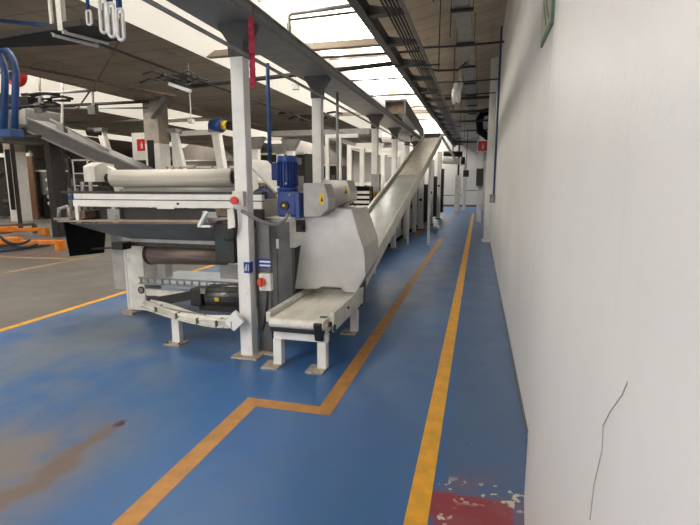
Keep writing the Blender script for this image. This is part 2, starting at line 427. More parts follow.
# pipes running along the row
def pipe(pts, r, mat, label, name='conduit_pipe', n=8, cat='pipe', group=None):
    return tag(MB().tube(pts, r, n).build(name, mat), label, cat, group)
pipe([(-1.93, -1, 2.66), (-1.93, 17, 2.66)], .016, 'galv', 'thin grey conduit crossing in front of the white columns under the beam')
pipe([(-3.2, 3.7, 2.78), (-3.2, 17, 2.78)], .013, 'dark_steel', 'thin grey conduit hanging left of the slim white columns, above the rollers')
pipe([(-2.36, 5.3, 1.85), (-2.36, 5.3, 2.93)], .024, 'blue_pipe', 'blue vertical pipe rising from behind the blue motor to the long beam')
pipe([AY(289, 62, 8), AY(289, 16, 8), AY(292, 13.5, 8), AY(356, 5, 8)], .035, 'galv', 'grey bent pipe standing against the roof light right of the red strap')
pipe([AY(289, 20, 8.2), AY(356, 12, 8.2)], .02, 'dark_steel', 'thin dark pipe below the grey bent pipe across the roof light')
# red hanging strap
mb = MB()
for i in range(14):
    z = 3.02 - i*.045; a = .008*math.sin(i*1.7); mb.plate([(-1.885, 3.87+a, z), (-1.835, 3.87+a, z), (-1.835, 3.87-a, z-.046), (-1.885, 3.87-a, z-.046)], .006)
o = mb.build('strap', 'red_cloth'); tag(o, 'red lettered strap hanging from the beam beside the nearest white column', 'strap')
# ------------------------------------------------------------------ overhead cable tray above the aisle
t = thing('cable_tray', 'long dark cable tray with brackets running under the roof light', 'cable tray', (-1.1, -2, 3.4))
MB().box(-1.33, -1.22, -1, 28, 3.58, 3.74).build('side_beam', 'dark_steel', t)
MB().box(-.80, -.77, -1, 28, 3.62, 3.68).build('side_channel', 'galv', t)
y = 2.2
while y < 28:
    MB().prism([(-1.23, 3.60), (-.80, 3.62), (-.80, 3.65), (-1.23, 3.72)], 'y', y, y+.14).build('bracket', 'dark_steel', t); y += 1.3
for k in range(5):
    x = -.97 + k*.04
    pipe([(x, -1, 3.585 + .002*k), (x, 26, 3.585 + .002*k)], .013 + .003*(k % 2), 'dark_steel',
         'dark conduit in the bundle running beside the overhead cable tray', 'conduit_pipe', 6, 'pipe', 'conduits beside the overhead tray')
for i, y in enumerate((4, 8.6, 13.2, 17.8, 22.4)):
    tag(MB().cyl((-.58, y, 3.48), (-.58, y, 4.64), .01, 6).bar((-1.33, y, 3.555), (-.56, y, 3.555), .03, .02).build('tray_hanger', 'dark_steel'),
        'threaded rod hanger holding up the overhead cable tray', 'hanger', 'hangers of the overhead tray')
for o_ in list(C.objects):
    if o_.name.split('.')[0] in ('cable_tray', 'tray_hanger') or o_.get('group') == 'conduits beside the overhead tray': o_.location.x -= .165
# grey trunking
t = thing('ceiling_trunking', 'pale grey rectangular trunking hung along the ceiling over the aisle', 'trunking', (-.36, 0, 4.2))
y = 4.2
for i, y1 in enumerate((6.1, 8.05, 9.9, 11.8, 13.7, 15.6, 17.5, 19.5)):
    MB().box(-.49, -.25, y, y1-.05, 4.22, 4.34).build('trunking_section', 'galv' if i > 5 else 'guard_grey', t)
    MB().box(-.54, -.2, y1-.05, y1+.02, 4.17, 4.21).box(-.535, -.525, y1-.02, y1-.01, 4.2, 4.66).box(-.215, -.205, y1-.02, y1-.01, 4.2, 4.75).build('bracket', 'black', t)
    y = y1
# transverse pipes under the aisle slab
for i, (y, z, r) in enumerate(((9.2, 4.0, .02), (9.9, 3.85, .022), (11.8, 3.9, .016), (13.5, 3.9, .016), (15.3, 4.1, .045), (16.6, 3.9, .05), (18.3, 3.8, .04), (20.5, 3.7, .035), (23.5, 3.5, .045))):
    pts = [(-1.2, y, z), (-.4, y, z-.02 + .05*(i == 1)), (.3, y, z)]
    if i == 1: pts = [(-1.2, y, 3.8), (-.85, y, 3.74), (-.5, y+.3, 3.8), (-.36, y+.4, 3.95)]
    pipe(pts, r, 'dark_steel', 'dark pipe crossing above the aisle below the ceiling trunking', 'cross_pipe', 6, 'pipe', 'pipes crossing above the aisle')
for i, (y, z) in enumerate(((10.4, 4.35), (12.6, 4.3), (14.6, 4.25))):
    pipe([(-3.5 if i else -4.5, y, z-.1), (-1.3, y, z-.1)], .025, 'dark_steel', 'thin dark pipe crossing the bright roof light left of the tray', 'cross_pipe', 6, 'pipe', 'pipes crossing the roof light')
for x, y, L in ((-.75, 7.5, .5), (-.62, 9.3, .5), (-.35, 11.2, .6), (-.68, 11.9, .8)):
    pipe([(x, y, 4.66-L), (x, y, 4.72)], .012, 'rust', 'thin rusty rod hanging from the beige ceiling slab', 'hanging_rod', 6, 'rod', 'rods hanging over the aisle')
mb = MB()
for k in range(9):
    mb.ball((-.55+random.uniform(-.13, .13), 12.0+random.uniform(-.1, .1), 3.86+random.uniform(-.3, .0)), .09, (.7, .7, 1.7))
mb.cyl((-.55, 12, 3.9), (-.55, 12, 4.65), .012, 6)
o = mb.build('wrapped_lamp', 'lamp_white'); tag(o, 'pale wrapped bundle hanging from the ceiling over the aisle', 'hanging bundle')
# dark ducts near the end of the aisle
tag(MB().tube([(.35, 19, 4.2), (.0, 19, 4.15), (-.12, 19, 3.9), (-.08, 19, 3.5), (.2, 19, 3.3), (.62, 19, 3.3)], .14, 10).build('bent_duct', 'black_matt'),
    'black bent duct hanging high by the right wall at the aisle end', 'duct')

# ------------------------------------------------------------------ right side of the aisle
pipe([(.305, 11.3, 1.36), (.305, 11.3, 4.9)], .022, 'blue_pipe', 'dark blue vertical conduit running down the white right wall')
t = thing('junction_box', 'small grey socket box at the foot of the wall conduit', 'socket box', (.29, 11.3, 1.2))
MB().box(.22, .338, 11.2, 11.42, 1.18, 1.36).build('box', 'cable', t, .01)
MB().box(.24, .3, 11.196, 11.2, 1.22, 1.3).build('cover', 'galv', t)
t = thing('exit_sign', 'green and cream emergency sign high on the white right wall', 'sign', (.34, 3.38, 2.47))
MB().box(.350, .366, 3.10, 3.62, 2.49, 2.77).build('board', 'green_sign', t)
MB().box(.347, .350, 3.14, 3.58, 2.52, 2.74).build('panel', 'cream_sign', t)
MB().bar((.346, 3.2, 2.55), (.346, 3.40, 2.71), .004, .025).bar((.346, 3.32, 2.55), (.346, 3.5, 2.71), .004, .025).build('stripe', 'green_sign', t)
t = thing('wall_post', 'white painted corner post at the end of the near wall', 'post', (.27, 14.1, 0))
MB().box(.15, .42, 13.85, 14.15, .02, 4.9).build('post', 'white_paint', t, .01)
MB().box(.1, .44, 13.8, 14.2, 0, .05).build('base', 'wall', t)
t = thing('wall_post', 'slim white post with red fire sign at the end of the aisle', 'post', (-.02, 21.0, 0))
MB().box(-.1, .1, 20.9, 21.1, 0, 3.75).build('post', 'white_paint', t, .01)
MB().box(-.16, .12, 20.7, 20.9, 1.5, 2.2).build('control_box', 'dark_steel', t)
# red fire extinguisher signs
def fire_sign(c, s, label, ang=0):
    x, y, z = c
    t = thing('fire_sign', label, 'sign', (x, y, z-s/2))
    MB().box(x-s*.5, x+s*.5, y, y+.02, z-s*.5, z+s*.5).build('board', 'label_white', t)
    MB().box(x-s*.43, x+s*.43, y-.006, y, z-s*.43, z+s*.43).build('panel', 'red', t)
    MB().cyl((x, y-.01, z-s*.25), (x, y-.01, z+s*.08), s*.08, 8).cyl((x, y-.01, z+s*.08), (x, y-.01, z+s*.25), s*.035, 6).build('extinguisher_mark', 'label_white', t)
p = AY(483, 146, 16.5); fire_sign(p, .36, 'small red square fire extinguisher sign beside the white right wall')
p = AY(142, 145, 16.0); fire_sign((p.x, 16, p.z), .5, 'red fire extinguisher sign on a white board behind the roller')
MB0 = MB().box(p.x-.45, p.x+.5, 16.03, 16.1, p.z-.55, p.z+.45).build('sign_board', 'white_paint'); tag(MB0, 'white board behind the red fire sign left of the concrete column', 'board')
# end of aisle: white frame, post, hanging things
t = thing('door_frame', 'white tubular gate frame at the end of the aisle', 'frame', (-2.2, 30, 0))
for px in (400+358/5.65, 400+462/5.65):
    q = AY(px, 200, 30); MB().box(q.x-.14 if px > 470 else q.x-.05, q.x+.14, 29.9, 30.1, 0, 2.9).build('post', 'white_paint', t)
q0, q1 = AY(462, 196, 30), AY(481, 196, 30)
MB().bar((q0.x, 30, 1.2), (-.1, 30, 1.2), .05, .05).bar((q0.x-2, 30, .9), (q0.x, 30, .9), .05, .05).build('rail', 'rust', t)
q = AY(483, 160, 30)
t = thing('aisle_post', 'thick cream pillar standing at the end of the aisle', 'post', (AY(482, 200, 28).x-1.65, 28, 0))
x = AY(457.5, 200, 28).x
MB().box(x-.17, x+.13, 27.8, 28.1, 0, 2.05).build('lower_post', 'cream_paint', t)
MB().box(x-.05, x+.05, 27.9, 28.0, 1.95, 4.2).build('upper_rod', 'dark_steel', t)
x = AY(466, 175, 27).x
t = thing('hanging_control', 'small black control box hanging at the end of the aisle', 'control box', (x, 27, 2.0))
MB().box(x-.15, x+.15, 26.9, 27.1, 1.95, 2.3).build('box', 'black', t); MB().cyl((x, 27, 2.3), (x, 27, 4.5), .02, 6).build('rod', 'dark_steel', t)
x0 = AY(443, 160, 26).x; x1 = AY(462, 160, 26).x
tag(MB().cyl((x0, 26, 2.78), (x1-.1, 26, 2.72), .16, 12).build('roll', 'cream_paint'), 'cream horizontal cylinder at the end of the aisle above the gate', 'cylinder')
tag(MB().cyl((x0, 26.35, 3.14), (x1, 26.35, 3.1), .14, 12).cyl((x1-.05, 26, 2.75), (x1+.15, 26, 2.75), .2, 12).cyl(((x0+x1)/2, 26.3, 3.1), ((x0+x1)/2, 26.3, 3.5), .03, 6).build('motor', 'black'), 'dark motor lying over the cream cylinder at the aisle end', 'motor')
struct('window_4', MB().box(-14, -1.0, YF-.01, YF+.02, 1.2, 4.0), emit_mat('window_daylight', (1, .98, .95), 1.7))  # glowing pane added behind the camera to brighten ceiling and machine fronts

# ------------------------------------------------------------------ ROLLER MACHINE in the foreground
t = thing('roller_machine', 'wide white and steel roller machine with dark catch trough and belt rollers', 'machine', (-3.3, 5.2, 0))
# cloth covered top roller with dark end caps
MB().cyl((-4.18, 4.9, 1.66), (-2.62, 4.9, 1.665), .098, 28).build('top_roller', 'roller', t)
MB().cyl((-4.27, 4.9, 1.66), (-4.18, 4.9, 1.66), .055, 14).cyl((-2.62, 4.9, 1.665), (-2.52, 4.9, 1.665), .07, 14).build('roller_end_cap', 'black', t)
MB().cyl((-4.05, 4.95, 1.53), (-2.5, 4.95, 1.535), .055, 20).build('lower_roller', 'guard_grey', t)
# left side bearing housing with sloping arm
MB().prism([(4.82, 1.62), (4.82, 1.80), (4.95, 1.85), (5.15, 1.83), (5.15, 1.62)], 'x', -4.53, -4.37).build('bearing_housing', 'cream_paint', t, .004)
MB().prism([(-4.42, 1.82), (-4.34, 1.80), (-4.20, 1.70), (-4.05, 1.62), (-3.95, 1.46), (-4.24, 1.46), (-4.27, 1.58), (-4.42, 1.64)], 'y', 5.02, 5.10).build('arm_plate', 'cream_paint', t, .004)
MB().cyl((-4.52, 4.78, 1.62), (-4.52, 4.78, 1.40), .022).cyl((-4.42, 4.8, 1.62), (-4.44, 4.8, 1.12), .02).build('rod', 'galv', t)
MB().cyl((-4.08, 4.88, 1.52), (-4.08, 4.895, 1.52), .02, 10).build('bolt', 'galv', t)
# long front rail: dark top strip, white face, lower lip
MB().box(-4.56, -2.1, 4.50, 4.62, 1.49, 1.515).build('top_strip', 'dark_steel', t)
MB().box(-4.39, -2.1, 4.50, 4.56, 1.43, 1.488).box(-4.40, -2.1, 4.49, 4.52, 1.348, 1.42).build('front_rail', 'white_paint', t, .004)
MB().box(-4.40, -2.1, 4.515, 4.55, 1.42, 1.43).build('rail_groove', 'dark_steel', t)
MB().box(-4.37, -4.28, 4.494, 4.5, 1.435, 1.475).build('maker_plate', 'label_white', t)
MB().box(-4.46, -4.40, 4.49, 4.53, 1.42, 1.47).build('end_bracket', 'blue_pipe', t)
MB().box(-3.3, -3.1, 4.47, 4.49, 1.335, 1.36).build('clip', 'white_paint', t)
MB().cyl((-3.05, 4.47, 1.39), (-3.05, 4.49, 1.39), .012, 8).build('screw', 'black', t)
MB().box(-4.15, -2.15, 4.6, 4.66, 1.14, 1.335).box(-4.42, -4.15, 4.7, 4.9, 1.16, 1.30).build('inner_cover', 'dark_steel', t)
MB().box(-4.31, -4.27, 4.42, 4.46, 1.16, 1.36).box(-3.95, -3.9, 4.56, 4.6, 1.17, 1.35).build('strut', 'white_paint', t)
MB().box(-4.0, -3.84, 4.55, 4.6, 1.2, 1.32).build('hinge_block', 'galv', t)
MB().cyl((-3.9, 4.54, 1.24), (-3.9, 4.55, 1.24), .022, 12).build('bolt', 'galv', t)
# catch trough
MB().plate([(-4.50, 4.36, 1.192), (-2.50, 4.36, 1.225), (-2.50, 4.52, 1.232), (-4.50, 4.52, 1.20)], -.012).build('belt_lip', 'tan_belt', t)
MB().plate([(-4.34, 4.37, 1.175), (-2.50, 4.37, 1.21), (-2.52, 4.62, 1.02), (-2.6, 4.66, 1.0), (-3.75, 4.66, .985), (-4.02, 4.60, 1.04)], -.012).build('trough_sheet', 'slate', t)
MB().box(-3.9, -2.5, 4.63, 4.68, .95, .985).build('trough_edge', 'galv', t)
MB().plate([(-4.44, 4.37, 1.19), (-4.44, 4.42, .79), (-4.44, 4.93, .76), (-4.44, 5.0, 1.10), (-4.44, 4.7, 1.20)], .014).build('end_plate', 'black_matt', t)
MB().box(-4.55, -4.34, 4.36, 4.46, 1.20, 1.225).cyl((-4.52, 4.4, 1.22), (-4.50, 4.4, 1.33), .02).cyl((-4.52, 4.4, 1.32), (-4.42, 4.44, 1.35), .018).cyl((-4.42, 4.44, 1.34), (-4.40, 4.44, 1.22), .014).build('end_clamp', 'galv', t)
MB().box(-4.45, -4.2, 4.44, 4.6, 1.225, 1.30).build('end_bearing', 'rust', t)
MB().box(-3.9, -2.45, 4.66, 4.9, .90, .95).build('scraper', 'dark_steel', t)
MB().cyl((-3.68, 4.85, .79), (-2.72, 4.85, .82), .125, 24).build('brown_roller', 'brown_roller', t)
MB().cyl((-3.72, 4.85, .79), (-3.68, 4.85, .79), .132, 20).build('roller_flange', 'black', t)
MB().bar((-4.25, 4.55, .865), (-3.85, 4.5, .90), .02, .018).box(-3.9, -3.76, 4.46, 4.6, .88, .96).build('adjuster', 'black', t)
# left side frame
MB().box(-4.17, -3.92, 4.98, 5.3, .05, 1.12).build('side_frame', 'cream_paint', t, .004, 'white side plate of the machine')
MB().box(-4.36, -4.17, 4.98, 5.05, .3, 1.1).build('side_cover', 'guard_grey', t)
MB().box(-4.175, -4.155, 4.968, 4.98, .05, .9).build('edge_strip', 'label_white', t)
v = AY(141.5, 290, 4.98)
MB().cyl((v.x, 4.98, v.z), (v.x, 4.97, v.z), .045, 20).build('vent_disc', 'black', t)
MB().cyl((v.x, 4.97, v.z), (v.x, 4.966, v.z), .03, 16).build('vent_centre', 'cable', t)
MB().box(-4.24, -4.06, 4.9, 5.05, 0, .03).box(-4.19, -4.12, 4.98, 5.05, .03, .06).build('foot', 'plate_rust', t)
MB().box(-4.2, -4.08, 5.5, 5.62, 0, .05).build('foot', 'black', t)
MB().cyl((-3.9, 5.35, .35), (-3.9, 5.35, .95), .014, 6).tube([(-4.0, 5.0, .9), (-3.98, 5.0, .84), (-4.02, 5.0, .8)], .012, 6).build('hose', 'black', t)
MB().box(-3.86, -3.74, 5.15, 5.3, .44, .74).build('inner_bracket', 'guard_grey', t)
# lower cross frame, perforated tray and grate
MB().box(-4.1, -2.3, 5.0, 5.06, .24, .32).box(-4.1, -2.3, 5.9, 5.98, .24, .32).box(-2.42, -2.34, 5.0, 5.98, .24, .32).build('cross_frame', 'cream_paint', t)
mb = MB()
for i in range(16): mb.box(-3.95 + i*.1, -3.935 + i*.1, 4.94, 4.96, .40, .47)
mb.box(-3.97, -2.4, 4.94, 4.96, .46, .48).box(-3.97, -2.4, 4.94, 4.96, .39, .41)
mb.build('wire_edge', 'galv', t)
MB().box(-3.95, -2.62, 4.97, 5.75, .40, .42).build('drip_tray', simple('tray_blue_grey', (.42, .48, .56), .35, .2), t)
MB().bar((-3.85, 4.95, .16), (-2.75, 4.98, .40), .09, .1).build('brace', 'dark_steel', t)
MB().box(-2.95, -2.72, 5.1, 5.2, .48, .66).build('light_box', 'guard_grey', t)
# right side plates behind the column
MB().box(-2.36, -2.32, 4.75, 5.9, .25, 1.42).build('side_frame', 'guard_grey', t)
MB().plate([(-2.54, 4.95, 1.86), (-2.16, 4.95, 1.50), (-2.16, 5.6, 1.50), (-2.54, 5.6, 1.86)], .02).build('sloping_guard', 'guard_grey', t)
for y in (4.8, 5.8):
    MB().box(-2.42, -2.34, y, y+.08, 0, .3).build('leg', 'cream_paint', t)
t_machine = t
# dark swing box at the trough's right end
t = thing('drive_box', 'dark glossy box with clamps hanging under the rail left of the nearest column', 'drive box', (-2.45, 4.35, .82))
MB().prism([(-2.50, 4.24), (-2.27, 4.20), (-2.27, 4.5), (-2.50, 4.5)], 'z', .83, 1.22).build('box', 'dark_steel', t, .008)
MB().plate([(-2.45, 4.226, 1.14), (-2.31, 4.202, 1.14), (-2.31, 4.202, .95), (-2.45, 4.226, .92)], .006).build('window', simple('green_glass', (.03, .055, .05), .15), t)
MB().cyl((-2.56, 4.2, 1.25), (-2.2, 4.12, 1.28), .016).cyl((-2.6, 4.2, 1.22), (-2.56, 4.18, 1.33), .018).cyl((-2.45, 4.2, 1.24), (-2.42, 4.2, 1.36), .02).cbox((-2.48, 4.2, 1.30), (.14, .08, .05)).build('clamp', 'galv', t)
MB().bar((-2.62, 4.18, 1.20), (-2.52, 4.16, 1.33), .03, .03).bar((-2.64, 4.2, 1.19), (-2.5, 4.2, 1.19), .05, .02).build('clamp_lever', 'label_white', t)
MB().cbox((-2.35, 4.2, 1.33), (.13, .1, .07)).cbox((-2.47, 4.22, 1.25), (.1, .1, .04)).build('clamp_jaw', 'rust', t)
MB().plate([(-2.27, 4.10, 1.36), (-2.2, 4.08, 1.38), (-2.18, 4.08, 1.20), (-2.27, 4.10, 1.18)], .03).build('bracket_plate', 'cream_paint', t)
# dark belt motor under the machine
t = thing('drive_motor', 'dark grey electric motor lying under the roller machine', 'motor', (-2.75, 4.8, .2))
MB().cyl((-2.92, 4.75, .36), (-2.50, 4.85, .36), .115, 20).build('body', 'stainless_dark', t)
mb = MB()
for i in range(12):
    a = i*PI/6; mb.bar((-2.88, 4.76+.118*math.cos(a), .36+.118*math.sin(a)), (-2.54, 4.84+.118*math.cos(a), .36+.118*math.sin(a)), .012, .012)
mb.build('fins', 'dark_steel', t)
MB().cbox((-3.0, 4.73, .35), (.14, .2, .2)).build('gearbox', 'dark_steel', t, .02)
MB().cyl((-2.50, 4.85, .36), (-2.44, 4.87, .36), .10, 18).build('fan_cover', 'black', t)
MB().cbox((-2.9, 4.63, .43), (.06, .01, .06)).build('rating_plate', 'galv', t)
MB().cbox((-2.75, 4.66, .34), (.05, .01, .04)).build('rating_plate', 'yellow', t)
MB().box(-3.0, -2.5, 4.7, 4.9, .19, .25).build('mount', 'dark_steel', t)
# cable tray that swings round to the column
a0, a1 = AZ(148, 303, .27), AZ(196, 317, .33)
arcp = arc(a0, (2*a1 - .5*a0 - .5*Vector((-2.12, 3.93, .34))), (-2.12, 3.93, .34), 14)
t = thing('curved_cable_tray', 'curved open cable tray full of pale cables ending at the nearest column', 'cable tray', (-2.9, 4.15, .28))
mb = MB()
for a, b in zip(arcp, arcp[1:]): mb.bar(a + Vector((0, 0, -.03)), b + Vector((0, 0, -.03)), .19, .012); mb.bar(a + Vector((0, -.07, -.005)), b + Vector((0, -.07, -.005)), .008, .06)
mb.build('tray', 'rail_cream', t)
for k, m_ in enumerate(('cream_paint', 'label_white', 'rail_cream', 'cable', 'rail_cream', 'cream_paint', 'label_white')):
    MB().tube([p + Vector((0, -.075 + k*.022, .02 + .012*math.sin(i*.7+k))) for i, p in enumerate(arcp)], .0125, 6).build('cable', m_, t)
for p in arcp[2::3]: MB().cbox(p + Vector((0, -.03, .0)), (.008, .17, .06)).build('cable_tie', 'cable', t)
t = thing('short_post', 'short white post with foot plate under the curved cable tray', 'post', (-2.9, 4.13, 0))
MB().box(-2.945, -2.86, 4.1, 4.17, .014, .29).build('post', 'white_paint', t, .005)
MB().box(-3.0, -2.82, 4.03, 4.2, 0, .014).build('base_plate', 'plate_rust', t)
MB().cyl((-2.98, 4.06, .014), (-2.98, 4.06, .03), .012, 6).cyl((-2.84, 4.06, .014), (-2.84, 4.06, .03), .012, 6).build('bolt', 'rust', t)
t = thing('diamond_box', 'small white box turned on its corner on the nearest white column', 'box', (-2.13, 3.87, .36))
MB().plate([(-2.19, 3.87, .36), (-2.10, 3.87, .28), (-2.0, 3.87, .37), (-2.09, 3.87, .47)], .05).build('box', 'label_white', t, .005)

# stop buttons and labels on the column
t = thing('stop_button', 'cream emergency stop box with large red button on nearest white column', 'button', (-2.1, 3.91, 1.40))
MB().cbox((-2.04, 3.905, 1.465), (.105, .07, .14)).build('box', 'cream_paint', t, .01)
MB().cyl((-2.05, 3.868, 1.455), (-2.05, 3.84, 1.455), .024, 16).cyl((-2.05, 3.84, 1.455), (-2.05, 3.822, 1.455), .034, 20).build('red_button', 'red', t)
pipe(arc((-2.08, 3.9, 1.375), (-2.02, 3.86, 1.05), (-2.3, 4.1, 1.08), 12), .013, 'black', 'black cable looping below the red stop button box', 'cable', 8, 'cable')
pipe([(-2.03, 3.92, 1.36)] + arc((-1.98, 3.92, 1.34), (-1.74, 4.1, 1.13), (-1.72, 4.25, 1.33), 12), .017, 'galv', 'grey flexible conduit sagging between nearest column and blue gear motor', 'cable', 8, 'cable')
t = thing('lower_switch', 'grey box with orange red knob low on the strut behind nearest column', 'switch', (-1.86, 4.14, .62))
MB().cbox((-1.86, 4.02, .71), (.12, .06, .16)).build('box', 'cream_paint', t, .008)
MB().cyl((-1.885, 3.99, .715), (-1.885, 3.96, .715), .038, 14).cbox((-1.885, 3.95, .715), (.02, .02, .08)).build('knob', simple('knob_red', (.65, .08, .03), .4), t)
t = thing('steel_strut', 'grey steel upright with blue label behind the nearest white column', 'upright', (-1.85, 4.15, 0))
MB().box(-1.97, -1.93, 4.08, 4.13, .02, 1.26).box(-1.93, -1.84, 4.07, 4.13, .02, 1.26).build('channel', 'stainless_dark', t)
MB().box(-1.95, -1.825, 4.045, 4.06, .83, .92).build('blue_label', 'blue_label', t)
MB().box(-1.93, -1.82, 4.040, 4.045, .885, .9).box(-1.93, -1.82, 4.040, 4.045, .85, .865).build('label_print', 'label_white', t)
MB().box(-1.97, -1.80, 4.03, 4.17, 0, .02).build('foot', 'plate_rust', t)
t = thing('column_label', 'blue label with white letters on the nearest white column', 'label', (-2.0, 3.93, .75))
MB().box(-2.035, -1.976, 3.934, 3.939, .80, .90).box(-1.979, -1.975, 3.934, 4.0, .80, .90).build('plate', 'blue_label', t)
MB().bar((-2.025, 3.932, .82), (-2.005, 3.932, .88), .003, .01).bar((-2.005, 3.932, .88), (-2.005, 3.932, .82), .003, .01).bar((-1.988, 3.932, .82), (-1.988, 3.932, .88), .003, .012).build('letters', 'label_white', t)
MB_ = MB().tube(arc((-1.84, 4.0, .63), (-1.83, 3.98, .45), (-1.90, 4.0, .25), 8), .014, 6).build('cable', 'black'); tag(MB_, 'black cable hanging below the orange red knob', 'cable')

# dark stainless cabinet and cream plate behind the gear motor
t = thing('steel_cabinet', 'dark stainless cabinet with small window behind the blue gear motor', 'cabinet', (-2.0, 4.9, 0))
MB().box(-2.22, -1.86, 4.75, 5.3, .04, 1.2).build('body', 'stainless_dark', t, .01)
MB().box(-2.2, -2.06, 4.738, 4.75, .1, 1.1).box(-2.04, -1.88, 4.738, 4.75, .1, 1.1).build('door', 'stainless_dark', t)
MB().box(-2.06, -2.03, 4.728, 4.738, .92, 1.02).build('latch', 'label_white', t)
MB().box(-2.22, -1.86, 4.75, 5.3, 1.2, 1.24).build('top', 'stainless', t)
MB().box(-2.2, -2.15, 4.8, 4.85, 0, .04).box(-1.93, -1.88, 4.8, 4.85, 0, .04).box(-2.2, -2.15, 5.2, 5.25, 0, .04).box(-1.93, -1.88, 5.2, 5.25, 0, .04).build('feet', 'black', t)

# ------------------------------------------------------------------ gear motor with guard boxes and hood
t = thing('gear_motor', 'blue finned gear motor standing upright beside the grey guard box', 'gear motor', (-1.72, 4.4, 1.28))
MB().box(-1.83, -1.64, 4.33, 4.5, 1.285, 1.53).build('gearbox', 'blue_motor', t, .015)
MB().box(-1.65, -1.60, 4.32, 4.52, 1.27, 1.52).build('flange', 'blue_motor', t, .01)
MB().cyl((-1.75, 4.33, 1.395), (-1.75, 4.30, 1.395), .042, 18).build('output_boss', 'black', t)
MB().cyl((-1.75, 4.30, 1.395), (-1.75, 4.294, 1.395), .014, 10).build('shaft_end', 'yellow', t)
for dx, dz in ((-.075, .09), (.055, .1), (-.075, -.09), (.055, -.095), (-.085, 0)):
    MB().cyl((-1.75+dx, 4.33, 1.395+dz), (-1.75+dx, 4.312, 1.395+dz), .013, 6).build('bolt', 'galv', t)
MB().cyl((-1.755, 4.42, 1.53), (-1.755, 4.42, 1.56), .10, 22).build('adapter', 'blue_motor', t)
MB().cyl((-1.755, 4.42, 1.56), (-1.755, 4.42, 1.83), .082, 24).build('motor_body', 'blue_motor', t)
mb = MB()
for i in range(20):
    a = 2*PI*i/20; c_, s_ = math.cos(a), math.sin(a)
    mb.bar((-1.755+.09*c_, 4.42+.09*s_, 1.575), (-1.755+.09*c_, 4.42+.09*s_, 1.80), .007, .026, (c_, s_, 0.001))
mb.build('fins', 'blue_motor', t)
MB().cyl((-1.755, 4.42, 1.80), (-1.755, 4.42, 1.86), .098, 24, .09).build('fan_cowl', 'blue_motor', t, .006)
MB().box(-1.90, -1.815, 4.36, 4.50, 1.63, 1.80).build('terminal_box', 'blue_motor', t, .015)
MB().cyl((-1.735, 4.33, 1.60), (-1.735, 4.32, 1.60), .012, 6).build('plug', 'galv', t)

t.location.x -= .035
def guard_box(x0, x1, y0, y1, z0, z1, label, mat='guard_grey', yl=True):
    t = thing('guard_box', label, 'guard', ((x0+x1)/2, y0, z0))
    prof = [(x0, z0+.0), (x0, z1), (x1-.035, z1-.005), (x1+.005, (z0+z1)/2+.02), (x1, z0+.075), (x0+.16, z0)]
    MB().prism(prof, 'y', y0, y1).build('cover', mat, t, .01)
    if yl:
        w = .038 if z0 < 1.3 else .022
        xm = x1-.06 if z0 < 1.3 else x1-.045
        MB().box(xm-w/2, xm+w/2, y0-.004, y0, z0+.12, z0+.225).build('warning_label', 'yellow', t)
        MB().prism([(xm-.012, z0+.15), (xm+.012, z0+.15), (xm, z0+.2)], 'y', y0-.006, y0-.004).build('warning_mark', 'black', t)
    return t
guard_box(-1.60, -1.355, 4.33, 4.56, 1.285, 1.605, 'grey steel guard box with yellow warning label right of the blue motor')
guard_box(-1.60, -1.30, 4.92, 5.22, 1.35, 1.64, 'second grey guard box behind the one beside the blue motor', 'satin')
t = thing('bearing_plate', 'cream bearing plate with black bolt below the blue gear motor', 'bracket', (-1.68, 4.55, .95))
MB().plate([(-1.86, 4.62, 1.30), (-1.66, 4.62, 1.30), (-1.66, 4.62, 1.03), (-1.80, 4.62, .95), (-1.86, 4.62, .95)], .03).build('plate', 'rail_cream', t)
MB().cbox((-1.72, 4.57, 1.18), (.09, .03, .12)).build('slot', 'black', t)
MB().cyl((-1.70, 4.56, 1.17), (-1.70, 4.48, 1.17), .02, 10).build('bolt', 'dark_steel', t)
# hood over the conveyor: faceted sheet
t = thing('sheet_hood', 'dull stainless sheet hood tapering upward over the white conveyor', 'hood', (-1.4, 4.7, .5))
fb = [(-1.79, 4.58, .53), (-1.55, 4.58, .545), (-1.50, 4.58, .575), (-1.30, 4.58, .575), (-1.27, 4.58, .53), (-1.15, 4.58, .53), (-1.055, 4.58, .70), (-1.07, 4.58, .98), (-1.155, 4.58, 1.26), (-1.19, 4.58, 1.345), (-1.66, 4.58, 1.345)]
MB().plate(fb, -.012).build('front_sheet', 'satin', t)
MB().plate([(-1.15, 4.58, .53), (-1.055, 4.58, .70), (-1.055, 5.25, .80), (-1.15, 5.25, .60)], .008).plate([(-1.055, 4.58, .70), (-1.07, 4.58, .98), (-1.07, 5.25, 1.02), (-1.055, 5.25, .80)], .008).plate([(-1.07, 4.58, .98), (-1.19, 4.58, 1.345), (-1.19, 5.25, 1.345), (-1.07, 5.25, 1.02)], .008).build('side_sheet', 'satin', t)
MB().plate([(-1.79, 4.58, .53), (-1.66, 4.58, 1.345), (-1.66, 5.25, 1.345), (-1.79, 5.25, .6)], .008).build('side_sheet', 'satin', t)
MB().plate([(-1.66, 4.58, 1.345), (-1.19, 4.58, 1.345), (-1.19, 5.25, 1.345), (-1.66, 5.25, 1.345)], .008).build('top_sheet', 'satin', t)

